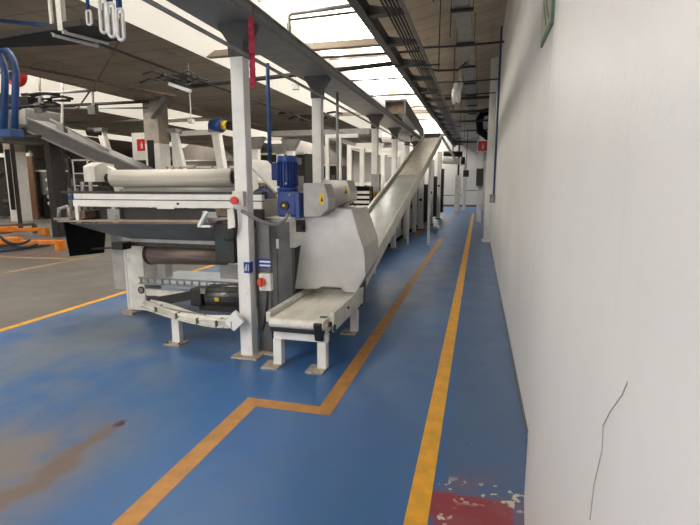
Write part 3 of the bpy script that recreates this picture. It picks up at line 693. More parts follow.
# ------------------------------------------------------------------ short horizontal conveyor
t = thing('infeed_conveyor', 'low white belt conveyor on white legs in front of the hood', 'conveyor', (-1.5, 4.3, 0))
mb = MB(); prof = []
for i in range(9):
    a = PI/2 + i*PI/8; prof.append((3.80 + .042*math.cos(a), .402 + .042*math.sin(a)))
prof += [(5.03, .36), (5.03, .444)]
mb.prism(prof, 'x', -1.755, -1.265).build('belt', 'belt', t)
MB().box(-1.80, -1.755, 3.80, 5.04, .40, .49).build('side_rail', 'rail_cream', t, .006)
MB().box(-1.265, -1.21, 3.93, 5.04, .40, .49).box(-1.235, -1.215, 3.93, 5.04, .31, .41).build('side_rail', 'rail_cream', t, .006)
MB().plate([(-1.27, 3.74, .43), (-1.27, 3.95, .45), (-1.27, 3.95, .33), (-1.27, 3.86, .24), (-1.27, 3.78, .27)], .075).build('bearing_cover', 'black', t, .01)
MB().cyl((-1.19, 3.84, .38), (-1.175, 3.84, .38), .03, 12).build('tensioner', 'dark_steel', t)
MB().box(-1.75, -1.27, 3.78, 3.82, .325, .362).build('scraper', 'black', t)
MB().cyl((-1.19, 4.35, .43), (-1.205, 4.35, .43), .012, 8).build('screw', 'black', t)
MB().box(-1.74, -1.24, 3.82, 3.88, .245, .325).box(-1.74, -1.25, 3.84, 5.0, .325, .355).build('cross_bar', 'white_paint', t, .004)
for x in (-1.70, -1.29):
    for y in (3.84, 4.95):
        l = MB().box(x-.04, x+.04, y-.04, y+.04, .014, .25).build('leg', 'white_paint', t, .005)
        MB().box(x-.12, x+.035, y-.13, y+.05, 0, .016).build('foot_plate', 'plate_rust', l)

t.location.x += .03
# ------------------------------------------------------------------ long inclined conveyor
def inc(y): return .50 + (y - 5.2)*.2355
t = thing('inclined_conveyor', 'long inclined white conveyor rising to the roof along the aisle', 'conveyor', (-1.5, 5.2, .3))
y0, y1 = 5.05, 16.0
MB().prism([(y0, inc(y0)), (10.6, inc(10.6)), (10.6, inc(10.6)-.03), (y0, inc(y0)-.03)], 'x', -1.76, -1.28).build('lower_belt', 'belt_green', t, 0, 'greenish lower belt stretch')
MB().prism([(10.6, inc(10.6)+.01), (y1, inc(y1)+.01), (y1, inc(y1)-.03), (10.6, inc(10.6)-.03)], 'x', -1.76, -1.28).build('upper_belt', 'belt', t)
for x in (-1.80, -1.265):
    MB().prism([(y0, inc(y0)+.07), (y1, inc(y1)+.07), (y1, inc(y1)-.13), (y0, inc(y0)-.13)], 'x', x, x+.035).build('side_rail', 'rail_cream', t)
MB().box(-1.77, -1.27, y1-.1, y1+.05, inc(y1)-.12, inc(y1)+.12).build('head_pulley', 'dark_steel', t)
MB().prism([(y0-.05, .28), (y0+.12, .28), (y0+.18, .66), (y0-.05, .62)], 'x', -1.222, -1.19).build('tail_plate', 'dark_steel', t)
MB().prism([(5.2, .42), (12, inc(12)-.14), (12, inc(12)-.24), (5.2, .30)], 'x', -1.6, -1.4).build('return_cover', 'guard_grey', t)
for y in (8.45, 12.75):
    for x in ((-1.79, -1.25) if y > 10 else (-1.79,)):
        MB().box(x-.03, x+.03, y-.03, y+.03, 0, inc(y)-.1).build('leg', 'white_paint', t)
mb = MB()
mb.bar((-1.25, 15.9, inc(16)+.05), (-.72, 16.5, 2.25), .06, .05)
mb.build('tail_brace', 'rail_cream', t)

# ------------------------------------------------------------------ machine row beyond, along the aisle
rowdefs = [(8.7, 10.2, -2.13, 1.0, 'stainless', 'first stainless machine housing under the inclined conveyor'),
           (10.5, 12.6, -2.13, 1.35, 'satin', 'tall stainless housing with dark doors under the inclined conveyor'),
           (12.9, 15.2, -2.13, 1.25, 'stainless', 'stainless housing with viewing panels halfway along machine row'),
           (15.5, 18.2, -2.13, 1.6, 'satin', 'stainless housing beside the top of the inclined conveyor'),
           (18.6, 22.5, -2.1, 1.5, 'stainless', 'stainless housing with white uprights near the aisle end')]
for (a, b, x, h, m_, lab) in rowdefs:
    t = thing('machine_housing', lab, 'machine', (x-.7, (a+b)/2, 0))
    MB().box(x-1.4, x, a, b, .12, h).build('body', m_, t, .015)
    n = max(2, int((b-a)/.7))
    for i in range(n):
        ya = a + .06 + i*(b-a-.06)/n
        d = MB().box(x, x+.02, ya, ya+(b-a)/n-.1, .3, h-.1).build('door', 'stainless_dark' if i % 2 else 'stainless', t)
        MB().box(x+.02, x+.045, ya+.08, ya+.12, h*.5, h*.5+.15).build('handle', 'black', d)
    MB().box(x-1.35, x-.05, a+.05, b-.05, 0, .12).build('plinth', 'black_matt', t)
    MB().box(x-1.42, x+.03, a-.02, b+.02, h, h+.05).build('top_frame', 'cream_paint', t)
# white upright frames with dark control panels near the aisle end
for i, (px, y, hh, lab) in enumerate(((421, 17.0, 2.1, 'white upright by the machine row, left of three at the aisle end'),
                               (431, 19.5, 2.5, 'taller white upright in the machine row, middle of three at the aisle end'),
                               (438.5, 22.5, 3.0, 'tallest white upright with dark side strip at the aisle end'))):
    x = AY(px, 200, y).x
    t = thing('machine_upright', lab, 'upright', (x, y, 0))
    MB().box(x-.09, x+.09, y-.08, y+.08, .03, hh).build('post', 'white_paint', t, .01)
    MB().box(x-.16, x+.16, y-.12, y+.12, 0, .03).build('foot', 'black', t)
    MB().box(x+.09, x+.22, y, y+.12, .3, hh*.75).build('side_strip', 'dark_steel', t)
    MB().cyl((x, y-.08, hh*.5), (x, y-.13, hh*.5), .05, 10).build('knob', 'black', t)

# ------------------------------------------------------------------ white tubular gantries left of the incline
def gantry(y, xl, xr, z, label, depth=1.6, r=.05, legs=(), zb=0):
    t = thing('white_gantry', label, 'frame', ((xl+xr)/2, y, 0))
    mb = MB().box(xl, xr, y-r, y+r, z-r, z+r).box(xl, xl+2*r, y, y+depth, z-r, z+r)
    mb.box(xl, xr, y+depth-r, y+depth+r, z-r, z+r); mb.build('top_beam', 'white_paint', t)
    for x in legs:
        MB().box(x, x+2*r, y-r, y+r, zb, z-r).build('leg', 'white_paint', t)
    MB().box(xl, xr, y-.02, y+.02, 1.56, 1.62).build('mid_rail', 'white_paint', t)
    return t
gantry(8.6, -2.73, -2.12, 2.44, 'nearest white box-section gantry right of the second white column', 2.0, .032, (-2.73, -2.50))
gantry(11.0, -2.97, -2.12, 2.44, 'white gantry behind the nearest one, left of the rising conveyor', 1.4, .05, (-2.97, -2.67), 1.4)
gantry(14.6, -3.0, -2.12, 2.50, 'farther white gantry over the machine row beside the rising conveyor', 1.0, .06, (-2.3, -2.9), 1.3)
tag(MB().cyl((-2.55, 13.0, 2.80), (-1.82, 13.0, 2.80), .12, 14).build('white_tube', 'white_paint'), 'fat white tube lying across the tops of the gantries', 'tube')
t = thing('stacked_rollers', 'stack of white rollers between the second and third white columns', 'rollers', (-2.5, 9.0, .9))
for k in range(5): MB().box(-2.62, -1.95, 8.95, 9.0, 1.05+k*.09, 1.10+k*.09).build('roller', 'white_paint', t)
MB().box(-2.62, -1.95, 9.02, 9.06, 1.06, 1.55).build('backing', 'black_matt', t)
for x in (-2.62, -1.99): MB().box(x, x+.04, 8.94, 9.07, 1.05 if x < -2.2 else 0, 1.55).build('support', 'dark_steel', t)
t = thing('control_box', 'grey box with yellow panel between third white column and rising conveyor', 'control box', (-1.95, 9.2, 0))
MB().box(-2.02, -1.86, 9.2, 9.4, 1.25, 1.78).build('box', 'guard_grey', t, .01)
MB().box(-2.02, -1.88, 9.19, 9.2, 1.27, 1.45).build('yellow_panel', simple('ochre', (.5, .25, .04), .5), t)
MB().box(-1.97, -1.91, 9.27, 9.33, 0, 1.25).build('stand', 'galv', t)
# pole with cable bundle in front of the gantries
pipe([(-2.1, 7.2, 0), (-2.1, 7.2, 2.4), (-2.1, 7.2, 2.93)], .022, 'galv', 'thin grey pole with hanging cables between second and third white columns', 'pole', 8, 'pole')
mb = MB()
for k in range(9):
    a = Vector((-1.72+random.uniform(-.12, .1), 6.2+random.uniform(-.2, .3), 1.35)); b = Vector((-1.75+random.uniform(-.1, .1), 6.5, .75))
    mb.tube(arc(a, (a+b)/2 + Vector((random.uniform(-.25, .3), 0, 0)), b, 8), .014, 6)
tag(mb.build('cable_bundle', 'dark_steel'), 'tangle of dark cables between the hood and the rising conveyor', 'cables', kind='stuff')
# grey low machine body seen between column and incline
t = thing('mixing_machine', 'low grey machine body behind the hood with pipes on top', 'machine', (-2.2, 6.8, 0))
MB().box(-2.75, -1.85, 6.25, 7.9, .1, 1.22).build('body', 'stainless', t, .02)
MB().box(-2.7, -1.9, 6.3, 7.85, 0, .1).build('plinth', 'black_matt', t)
MB().box(-2.6, -2.0, 6.3, 7.6, 1.22, 1.30).build('lid', 'cream_paint', t)
MB().cyl((-2.5, 6.5, 1.34), (-1.9, 6.5, 1.34), .05).build('pipe_run', 'dark_steel', t)
MB().cyl((-1.98, 6.9, 1.3), (-1.98, 6.9, 1.5), .04).build('stub', 'dark_steel', t)
# grey channel lying over the beams
t = thing('chute', 'grey open chute with dark end descending over the gantries', 'chute', (-1.95, 14, 3.2))
a = AY(395, 110, 13.5); b = AY(417, 136, 21.0)
MB().bar(a + Vector((.27, 0, .06)), b + Vector((.27, 0, .06)), .03, .36).bar(a + Vector((0, 0, .26)), b + Vector((0, 0, .26)), .58, .04).bar(a + Vector((-.27, 0, .06)), b + Vector((-.27, 0, .06)), .03, .36).build('channel', 'grey_beam', t)
MB().bar(a + Vector((0, .15, .08)), a + Vector((0, .2, .07)), .5, .3).build('end_lining', 'rust', t)
MB().bar(a + Vector((.19, .3, -.1)), (a.x+.19, a.y+.3, 3.2), .03, .03).build('stay', 'galv', t)

# ------------------------------------------------------------------ overhead stuff on the left
t = thing('overhead_tray', 'dark blue-black cable tray crossing above the roller machine at upper left', 'cable tray', (-4.2, 4.6, 2.9))
p0, p1 = AY(-60, 34, 4.2), AY(128, 36, 4.0)
ztr = 2.92
tp = [AZ(*q, ztr) for q in ((-40, 46), (0, 41), (82, 26), (112, 29), (125, 40), (88, 44), (0, 48), (-40, 51))]
MB().prism([(q.x, q.y) for q in tp], 'z', ztr, ztr+.02).build('bottom_plate', simple('tray_dark', (.006, .009, .014), .7, .0), t)
MB().bar(tp[0] + Vector((0, 0, .03)), tp[2] + Vector((0, 0, .03)), .02, .05).bar(tp[2] + Vector((0, 0, .03)), tp[3] + Vector((0, 0, .03)), .02, .05).build('front_lip', 'dark_steel', t)
for k in range(6):
    pipe([(c.x, c.y, ztr+.045) for c in (tp[0].lerp(tp[7], .1+k*.16), tp[1].lerp(tp[6], .1+k*.16), tp[2].lerp(tp[5], .1+k*.16), tp[3].lerp(tp[4], .1+k*.16))], .02, 'black' if k % 2 else 'blue_pipe',
         'dark cable lying on the overhead tray at upper left', 'power_cable', 6, 'cable', 'cables on the upper left tray')
for x, y, w_ in ((AY(63, 35, 3.7).x, 3.7, .026), (AY(53, 35, 3.75).x, 3.75, .012)):
    tag(MB().box(x-w_, x+w_, y-w_, y+w_, 2.91, 4.36).bar((x, y, 2.90), (x+.12, y+.4, 2.90), .03, .02).build('tray_support', 'cream_paint'),
        'pale steel hanger post holding the dark overhead tray at upper left', 'hanger', 'hangers of the upper left tray')
for k, (px, ya, yb, lab) in enumerate(((121.5, 8, 40, 'white oval cable clamp nearest the long beam, rightmost of the hanging clamps'),
                                 (112.5, 2, 37, 'white oval cable clamp in the middle of the tight group of three'),
                                 (104.5, -2, 33, 'white oval cable clamp at the left of the tight group of three'),
                                 (89.5, 10, 25, 'small white oval cable clamp hanging apart from the group of three'))):
    y = 3.5; q = AY(px, yb, y); x = q.x; z0 = q.z; z1 = AY(px, ya, y).z
    w = .030 if k < 3 else .02
    c = (z0+z1)/2; h = (z1-z0)/2 - w; t = thing('cable_clamp', lab, 'clamp', (x, y, z0))
    pts = [(x + w*math.cos(a), y, c + h*math.copysign(1, math.sin(a)) + w*math.sin(a)) for a in [i*PI/8 + .001 for i in range(17)]]
    MB().tube(pts + [pts[0]], .013 if k < 3 else .009, 8).build('loop', 'lamp_white', t)
    MB().cyl((x, y, z1), (x, y, 4.33), .024 if k < 3 else .014, 10).build('rod', 'blue_pipe', t)
    MB().cbox((x, y+.025, c), (.035, .02, 2*h)).build('cable', 'cable', t)
# blue pipes dropping from the tray
for px, lab in ((4, 'left one of two thick blue pipes dropping at the far left edge'), (14.5, 'right one of two thick blue pipes dropping at the far left edge')):
    q = AY(px, 130, 4.3)
    pipe(arc((q.x-.3, 4.3, 3.0), (q.x+.10, 4.3, 3.1), (q.x+.10, 4.3, 2.75), 8) + [(q.x, 4.3, q.z)], .036, 'blue_pipe', lab, 'blue_pipe', 12)
q0, q1 = AY(-12, 132, 4.3), AY(18, 137, 4.3)
t = thing('pipe_coupling', 'blue coupling block at the lower ends of the two blue pipes', 'coupling', (q1.x, 4.3, q1.z))
MB().box(q0.x, q1.x, 4.22, 4.38, q1.z, q1.z+.085).build('block', 'blue_pipe', t, .01)
MB().box(q0.x+.1, q0.x+.14, 4.25, 4.35, q1.z-.03, q1.z).build('clip', 'galv', t)
# brown struts and thin pipes
pipe([AZ(119, 41, 2.91), AY(104, 68, 4.9), AY(93, 87, 6.0), AY(78, 108, 7.5), AY(70, 116, 8.5)], .014, 'rust', 'thin brown cable slanting down from the upper left tray', 'hanging_cable', 6, 'cable')
for i, (ax_, ay_, bx_, by_, Y, r, m_, lab) in enumerate((
        (0, 55, 148, 100, 14.0, .05, 'dark_steel', 'dark pipe running under the second roof slab at upper left'),
        (0, 62, 148, 108, 14.0, .03, 'galv', 'grey pipe below the dark pipe under the second roof slab'),
        (-20, 2, 62, 27, 6.5, .03, 'blue_pipe', 'dark blue pipe slanting under the slab at the top left corner'),
        (-20, 14, 48, 36, 7.0, .02, 'dark_steel', 'thin dark pipe slanting below the blue pipe at the top left corner'),
        (8, 42, 175, 96, 9.0, .022, 'rust', 'thin rusty pipe running under the slab behind the overhead tray'),
        (22, 95, 95, 86, 12.0, .04, 'cable', 'grey pipe crossing the bright roof light at far left'),
        (60, 113, 240, 104, 18.0, .04, 'galv', 'long pipe crossing low in front of the second roof light'),
        (176, 88, 398, 63, 8.5, .04, 'dark_steel', 'long black pipe crossing behind the first column and over the long beam'),
        )):
    p, q = AY(ax_, ay_, Y), AY(bx_, by_, Y)
    if p.z > 4.2: p.z = 4.2
    if q.z > 4.2: q.z = 4.2
    pipe([p, q], r, m_, lab, 'cross_pipe')
def duct_cluster(px, py, Y, n, sc, lab):
    c = AY(px, py, Y); mb = MB()
    for k in range(n):
        p = c + Vector((random.uniform(-1, 1)*sc, random.uniform(-.3, .3), random.uniform(-.25, .25)*sc))
        q = p + Vector((random.uniform(-1.2, 1.2)*sc, random.uniform(-.2, .2), random.uniform(-.12, .12)*sc))
        mb.tube([p, (p+q)/2 + Vector((0, 0, .05)), q], .05*sc, 6)
    mb.cbox(c, (.9*sc, .3, .28*sc))
    return tag(mb.build('pipe_cluster', 'black'), lab, 'pipe cluster', kind='stuff')
duct_cluster(184, 79, 8.2, 14, .36, 'cluster of black pipes and fittings under the slab left of the nearest column')
duct_cluster(22, 102, 11, 14, .8, 'black cluster of fittings over the dark tank at far left')
duct_cluster(310, 118, 18, 9, .8, 'dark cluster of ducts far behind between first two white columns')
t = thing('strip_lamp', 'small strip lamp hanging in the pipes left of the nearest column', 'lamp', AY(181, 90, 9))
p, q = AY(170, 84, 8.0), AY(190, 91, 8.0); MB().bar(p, q, .1, .06).build('body', 'lamp_white', t); MB().bar(p+Vector((0, 0, .06)), q+Vector((0, 0, .06)), .12, .05).build('housing', 'black', t)
for px, Y, z0, lab in ((296, 9.5, 3.45, 'small round sensor lamp hanging between the first two white columns'), (190, 10.5, 3.0, 'thin rod with end box hanging behind the nearest column at left')):
    p = AY(px, 100, Y); t = thing('hanging_lamp', lab, 'lamp', (p.x, Y, z0))
    MB().cyl((p.x, Y, z0+.1), (p.x, Y, ZR-.05), .012, 6).build('rod', 'cream_paint', t); MB().cbox((p.x, Y, z0+.05), (.13, .1, .1)).build('box', 'lamp_white', t)
p = AY(13, 75, 10.5); t = thing('red_fan', 'round red device hanging in the roof light at far left', 'device', p)
MB().cyl(p, p + Vector((0, .2, 0)), .27, 20).build('body', 'red', t, .03)
MB().cyl(p + Vector((0, -.02, 0)), p, .15, 16).build('ring', 'dark_steel', t); MB().cyl(p + Vector((0, .2, .3)), (p.x, p.y+.2, 5.2), .02, 6).build('rod', 'galv', t)
for px, py0, py1, Y, lab in ((40, 80, 108, 11, 'first pale rod with lamp box over the grey conveyor at far left'), (62, 75, 128, 12, 'long pale rod reaching the grey conveyor at far left'), (93, 86, 110, 12, 'short pale rod over the raised grey conveyor')):
    p, q = AY(px, py0, Y), AY(px, py1, Y); t = thing('support_rod', lab, 'rod', q)
    MB().cyl(q, (p.x, Y, 4.5), .035, 8).build('rod', 'cream_paint', t); MB().cbox(q, (.25, .15, .25)).build('box', 'cable', t)

# ------------------------------------------------------------------ raised grey conveyor at far left
t = thing('raised_conveyor', 'long grey enclosed conveyor sloping down behind the bearing housing', 'conveyor', (-11, 12, 0))
p, q = AY(38, 126, 12.0), AY(150, 176, 12.0)
MB().bar(p, q, .7, .34, (0, 0, 1)).build('trough', 'grey_dark', t, .01)
MB().bar(p+Vector((0, -.36, .19)), q+Vector((0, -.36, .19)), .04, .05).bar(p+Vector((0, -.36, -.19)), q+Vector((0, -.36, -.19)), .04, .05).build('edge_rail', 'galv', t)
m1 = p.lerp(q, .12); MB().box(m1.x-.1, m1.x+.1, 11.8, 12.2, 0, m1.z-.15).build('leg', 'dark_steel', t)
m2 = p.lerp(q, .9); MB().box(m2.x-.08, m2.x+.08, 11.9, 12.1, 0, m2.z-.15).build('leg', 'dark_steel', t)
MB().bar(AY(50, 119, 12), AY(108, 150, 12), .05, .05).bar(AY(108, 150, 12), AY(107, 158, 12), .05, .05).build('handrail', 'galv', t)
p = AY(10, 123, 11.6)
t = thing('hopper_tank', 'dull round-bottomed steel tank behind the two blue pipes', 'tank', (p.x, 12.4, 2.6))
MB().prism([(p.x-1.6, p.z+.5), (p.x+.45, p.z+.45), (p.x+.5, p.z-.15), (p.x+.1, p.z-.5), (p.x-1.2, p.z-.5), (p.x-1.6, p.z-.2)], 'y', 11.5, 13).build('tank', 'grey_dark', t, .04)
MB().box(p.x-1.8, p.x+1.2, 11.4, 11.5, p.z-.45, p.z-.38).build('ledge', 'dark_steel', t)
MB().cbox((p.x+.55, 11.4, p.z+.15), (.3, .2, .45)).build('side_box', 'guard_grey', t)
for dx in (-1.5, .45): MB().box(p.x+dx, p.x+dx+.08, 12.8, 12.9, 0, p.z-.3).build('leg', 'dark_steel', t)

# ------------------------------------------------------------------ netted racks on the far left
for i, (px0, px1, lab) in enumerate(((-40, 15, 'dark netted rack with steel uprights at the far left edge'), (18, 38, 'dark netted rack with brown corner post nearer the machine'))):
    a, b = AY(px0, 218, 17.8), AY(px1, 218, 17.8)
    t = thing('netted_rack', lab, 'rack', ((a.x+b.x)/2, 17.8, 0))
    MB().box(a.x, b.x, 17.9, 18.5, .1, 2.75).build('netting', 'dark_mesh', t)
    mb = MB()
    for x in (a.x, (a.x+b.x)/2, b.x-.1): mb.box(x, x+.09, 17.75, 17.87, 0, 3.05)
    mb.build('upright', 'galv', t)
    MB().box(a.x, b.x, 17.72, 17.86, 2.78, 2.95).build('top_beam', 'cream_paint', t)
    mb = MB()
    for k in range(14):
        x = random.uniform(a.x+.1, b.x-.5); z = random.uniform(.3, 2.4)
        mb.box(x, x+random.uniform(.15, .5), 17.8, 17.9, z, z+random.uniform(.05, .2))
    mb.build('contents', simple('rack_contents_%d' % i, (.09, .065, .05), .7, var=.6, scale=3), t)
    if i: MB().box(b.x-.16, b.x+.16, 17.65, 17.75, 0, 2.8).build('corner_post', 'wood', t)
x0 = AY(38, 200, 17.5)
t = thing('white_fixture', 'white cabinet with row of round white dials at edge of the netted rack', 'cabinet', (x0.x+.6, 18, 0))
p = AY(41, 190, 18); MB().box(p.x, p.x+.9, 18, 18.4, 1.1, 2.15).build('panel', 'cable', t)
MB().box(p.x-.2, p.x+1.2, 17.9, 18.4, 2.12, 2.2).build('shelf', 'white_paint', t)
for z in (1.75, 1.35, 1.0, .7): MB().ball((p.x+.5, 17.95, z), .12, (1.2, .6, .8)).build('dial', 'lamp_white', t)
MB().box(p.x, p.x+.2, 18, 18.4, 0, 1.1).build('support', 'dark_steel', t)

# a run of low dark machines and pale uprights between racks and roller machine
for i, (px, py, Y, w, h, m_, lab) in enumerate(((52, 200, 19, 2.0, 1.3, 'stainless_dark', 'dark bench machine right of the netted racks'),
        (78, 196, 17, 1.2, 1.5, 'dark_steel', 'dark square machine behind the left end of the front rail'),
        (65, 190, 24, 3.2, 2.0, 'dark_mesh', 'row of dark machines deep in the hall at left'))):
    p = AY(px, py, Y)
    t = thing('background_machine', lab, 'machine', (p.x, Y, 0))
    MB().box(p.x-w/2, p.x+w/2, Y, Y+1.2, .25, h).build('body', m_, t, .02)
    for k in range(3): MB().box(p.x-w/2+.1+k*w*.3, p.x-w/2+.3+k*w*.3, Y-.05, Y, .5, h-.1).build('panel', 'galv', t)
    for sx in (-1, 1): MB().box(p.x+sx*w*.45-.05, p.x+sx*w*.45+.05, Y+.1, Y+.2, 0, .25).build('leg', 'dark_steel', t)
    MB().cyl((p.x-w*.3, Y+.5, h), (p.x-w*.3, Y+.5, h+.3), .12).build('spout', 'dark_steel', t)
    MB().cbox((p.x+w*.2, Y+.5, h+.1), (w*.4, .4, .2)).build('lid', 'dark_steel', t)
for i, (px, Y, hh, lab) in enumerate(((53, 18, 3.0, 'first pale upright behind the netted racks'), (60, 18, 3.0, 'second pale upright right of the netted racks'), (70, 19, 2.9, 'thin dark upright left of the bearing housing'))):
    p = AY(px, 190, Y); tag(MB().box(p.x-.07, p.x+.07, Y-.05, Y+.05, 0, hh).box(p.x-.2, p.x+.2, Y-.05, Y+.05, hh-.15, hh-.05).build('upright', 'galv' if i < 2 else 'dark_steel'), lab, 'upright')
p = AY(80, 168, 15); t = thing('shelf_frame', 'small pale two-shelf frame behind the bearing housing', 'shelf', (p.x, 15, 0))
for sx in (-.33, .33): MB().box(p.x+sx-.02, p.x+sx+.02, 15, 15.04, 0, 2.45).build('upright', 'white_paint', t)
for z in (2.43, 1.95, 1.5): MB().box(p.x-.35, p.x+.35, 15, 15.4, z, z+.04).build('shelf', 'white_paint', t)

# ------------------------------------------------------------------ blue and orange machine on the grey floor
t = thing('fork_carriage', 'blue low base carrying two orange forked arms on the grey floor', 'lift table', (-10.5, 9.2, 0))
c4 = [AZ(-40, 262), AZ(0, 253), AZ(50, 246), AZ(52, 241), AZ(20, 241), AZ(-40, 246)]
MB().prism([(c.x, c.y) for c in c4], 'z', .02, .06).build('base', simple('dusty_blue', (.05, .11, .22), .5), t)
def fork(x0, y0, x1, y1, zt, hh):
    a, b = AZ(x0, y0, zt), AZ(x1, y1, zt); f = AZ(x1, y1+hh, 0)
    mb = MB().bar(a, b, .14, .11); d = (b-a).normalized()
    mb.bar(b + Vector((0, 0, .05)), (b.x, b.y, 0.0), .16, .2).bar(a + d*1.0 + Vector((0, 0, .05)), a + d*1.5 + Vector((0, 0, .05)), .22, .16)
    mb.build('arm', 'orange', t, .02)
    MB().bar(a + Vector((-.2, -.35, -.08)), b + Vector((-.9, -.35, -.08)), .08, .07).build('rod', 'dark_steel', t)
    MB().bar(a + Vector((0, .3, -.05)), b + Vector((-.5, .25, -.05)), .07, .07).build('rod', 'orange', t)
fork(-45, 243, 60, 242, .2, 7); fork(-45, 233, 45, 229, .2, 7)
h0 = AZ(0, 236, .3)
MB().tube(arc(AZ(0, 236, .4), AZ(14, 250, .1), AZ(30, 240, .35), 10), .03, 6).tube(arc(AZ(3, 240, .3), AZ(20, 252, .05), AZ(38, 244, .2), 10), .025, 6).build('hose', 'black', t)
a = AZ(-30, 229, .3); b = AZ(34, 224, .3)
MB().bar(a, b, .08, .08).bar(a, (a.x, a.y, 0), .1, .1).bar(b, (b.x, b.y, 0), .1, .1).build('rear_rail', 'rust', t)
# ------------------------------------------------------------------ things seen between the concrete column and the nearest column
for i, (px0, py0, px1, py1, Y, w, lab) in enumerate(((174, 131, 182, 165, 13.0, .17, 'leaning white post left of two behind the roller'),
        (216, 130, 222, 166, 12.0, .2, 'leaning pale post with blue motor on top behind the roller'),
        (101, 130, 110, 160, 14.0, .2, 'leaning white post left of the red fire sign'))):
    p, q = AY(px0, py0, Y), AY(px1, py1, Y); d = (q-p)/(p.z-q.z); g = q + d*q.z
    t = thing('leaning_post', lab, 'post', g); MB().bar(p, (g.x, g.y, 0), w, w).build('post', 'white_paint', t)
    MB().cbox(p, (.3, .3, .12)).build('head', 'galv', t)
    if i == 1:
        MB().cyl(p+Vector((-.1, 0, .1)), p+Vector((.25, -.1, .1)), .17, 14).build('motor', 'blue_motor', t); MB().cyl(p+Vector((.25, -.1, .1)), p+Vector((.4, -.1, .1)), .12, 14).build('motor_cap', 'yellow', t)
        MB().cyl(p+Vector((.4, -.1, .1)), p+Vector((.95, .0, 0)), .12, 12).build('shaft_cover', 'dark_steel', t)
    if i == 2: MB().cyl(p+Vector((-.5, 0, -.05)), p+Vector((.1, 0, -.1)), .14, 12).build('motor', 'black', t)
p, q = AY(172, 134, 13.25), AY(214, 132, 13.25)
tag(MB().bar(p, q, .12, .14).box(p.x, p.x+.1, 13.2, 13.3, 0, p.z).build('cross_beam', 'white_paint'), 'white horizontal beam between the two leaning posts behind roller', 'beam')
p, q = AY(196, 162, 13), AY(220, 166, 13)
t = thing('guard_rail', 'pale tubular guard rail standing behind the cloth roller', 'railing', ((p.x+q.x)/2, 12.6, 0))
xs = [AY(x, 150, 12.6).x for x in (166, 173, 180, 194, 212, 228)]
for x in xs: MB().cyl((x, 12.6, 0), (x, 12.6, 2.1), .035, 8).build('post', 'galv', t)
for z in (2.08, 1.8, 1.5): MB().cyl((xs[0], 12.6, z), (xs[3], 12.6, z), .03, 8).build('rail', 'white_paint', t)
MB().cyl((xs[3], 12.6, 1.95), (xs[5], 12.6, 1.85), .05, 8).build('rail', 'white_paint', t)
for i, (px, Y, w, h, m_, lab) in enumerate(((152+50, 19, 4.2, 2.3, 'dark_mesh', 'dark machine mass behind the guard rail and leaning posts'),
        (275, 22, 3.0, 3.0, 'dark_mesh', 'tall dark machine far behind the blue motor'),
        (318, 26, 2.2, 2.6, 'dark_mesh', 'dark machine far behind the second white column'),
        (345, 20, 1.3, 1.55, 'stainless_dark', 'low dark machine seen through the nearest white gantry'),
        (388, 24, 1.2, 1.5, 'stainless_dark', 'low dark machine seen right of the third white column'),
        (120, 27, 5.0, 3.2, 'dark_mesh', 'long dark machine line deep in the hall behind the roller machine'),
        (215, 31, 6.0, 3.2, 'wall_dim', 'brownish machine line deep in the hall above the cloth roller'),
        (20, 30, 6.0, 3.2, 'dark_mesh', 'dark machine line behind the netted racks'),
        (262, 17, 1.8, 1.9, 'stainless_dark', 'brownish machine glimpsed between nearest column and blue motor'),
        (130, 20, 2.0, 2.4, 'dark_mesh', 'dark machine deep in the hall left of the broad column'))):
    p = AY(px, 150, Y); t = thing('background_machine', lab, 'machine', (p.x, Y, 0))
    MB().box(p.x-w/2, p.x+w/2, Y, Y+2, 0, h).build('body', m_, t)
    for k in range(5): MB().cbox((p.x-w/2+(k+.5)*w/5, Y-.06, random.uniform(1.5, h-.2)), (w*.09, .1, .3)).build('fitting', 'cable', t)
    MB().box(p.x-w/2, p.x+w/2, Y-.1, Y, h-.05, h+.04).build('top_rail', 'cream_paint', t)
# row of pale shafts behind the motor, far away
for px, Y, lab in ((256, 13.5, 'white post far behind between the nearest column and the blue motor'), (280, 16, 'pale brown post far behind the blue motor'), (291, 14.5, 'thick white post just right of the blue vertical pipe, far behind'), (166, 22, 'white post deep in the hall right of the broad column')):
    p = AY(px, 150, Y); t = thing('rear_column', lab, 'column', (p.x, Y, 0))
    MB().box(p.x-.1, p.x+.1, Y-.1, Y+.1, 0, 2.7).build('post', 'white_paint', t); MB().prism([(p.x-.1, 2.6), (p.x+.1, 2.6), (p.x+.3, 2.95), (p.x-.3, 2.95)], 'y', Y-.12, Y+.12).build('bracket', 'grey_beam', t)
tag(MB().box(-6.0, -3.0, 13.4, 13.8, 2.95, 3.1).build('cross_beam', 'grey_beam'), 'grey beam across the rear posts behind the blue motor', 'beam')
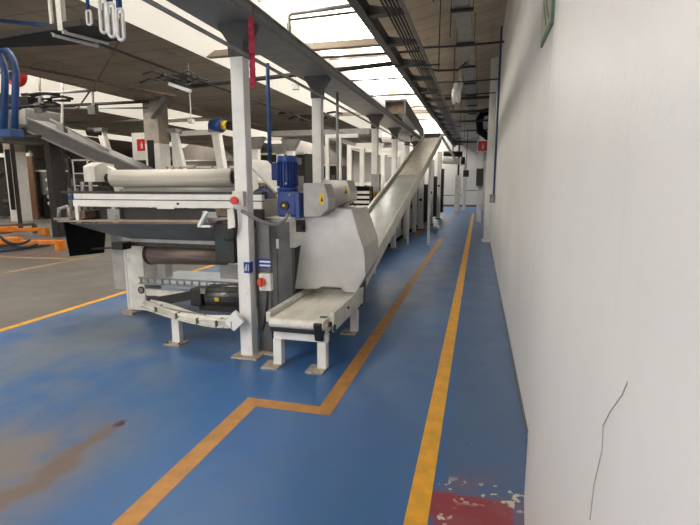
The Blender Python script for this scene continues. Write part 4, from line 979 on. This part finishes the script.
# far worker
p = AY(261, 175, 12)
x, y = p.x, 12.0
me = bpy.data.meshes.new('person'); bm = bmesh.new()
V = [(0, 0, .95), (0, 0, 1.15), (0, 0, 1.38), (0, 0, 1.47), (0, 0, 1.56), (0, 0, 1.70), (-.09, 0, .9), (-.1, -.02, .48), (-.1, .02, .07), (-.1, -.14, .04),
     (.09, 0, .9), (.11, .04, .48), (.11, .08, .07), (.11, -.08, .04), (-.19, 0, 1.38), (-.24, -.02, 1.1), (-.18, -.22, 1.0), (-.16, -.3, 1.0), (.19, 0, 1.38), (.25, .0, 1.1), (.22, -.2, 1.02), (.2, -.28, 1.02)]
Rr = [.14, .13, .15, .06, .085, .085, .09, .06, .045, .04, .09, .06, .045, .04, .065, .045, .035, .035, .065, .045, .035, .035]
E_ = [(0, 1), (1, 2), (2, 3), (3, 4), (4, 5), (0, 6), (6, 7), (7, 8), (8, 9), (0, 10), (10, 11), (11, 12), (12, 13), (2, 14), (14, 15), (15, 16), (16, 17), (2, 18), (18, 19), (19, 20), (20, 21)]
vs = [bm.verts.new(v) for v in V]
for i, j in E_: bm.edges.new((vs[i], vs[j]))
bm.to_mesh(me); bm.free()
t = bpy.data.objects.new('person', me); C.objects.link(t); t.location = (x, y, 0); ORG[t.name] = Vector((x, y, 0))
sk = t.modifiers.new('skin', 'SKIN'); sl = me.skin_vertices[0].data
for i, r_ in enumerate(Rr): sl[i].radius = (r_, r_*.8)
sl[0].use_root = True
t.modifiers.new('sub', 'SUBSURF').levels = 1
me.materials.append(simple('overall_blue', (.03, .035, .09), .7))
t['label'] = 'person in dark blue and red clothes standing behind the sloping guard plate'; t['category'] = 'person'
MB().ball((x, y, 1.60), .088, (.95, 1.0, 1.25)).ball((x, y-.09, 1.59), .018).build('face', 'skin', t)
MB().ball((x, y+.01, 1.66), .10, (1, 1.05, .9)).build('cap', 'label_white', t)
MB().prism([(x-.2, 1.02), (x+.2, 1.02), (x+.21, 1.2), (x-.21, 1.2)], 'y', y-.16, y-.13).build('red_apron', 'red_cloth', t)

# ------------------------------------------------------------------ world and view
w = bpy.data.worlds.new('world'); bpy.context.scene.world = w; w.use_nodes = True
w.node_tree.nodes['Background'].inputs[0].default_value = (.8, .88, 1, 1); w.node_tree.nodes['Background'].inputs[1].default_value = 1.0
vs_ = bpy.context.scene.view_settings
vs_.view_transform = 'Standard'; vs_.look = 'None'; vs_.exposure = 0.45; vs_.gamma = 1; vs_.use_curve_mapping = False
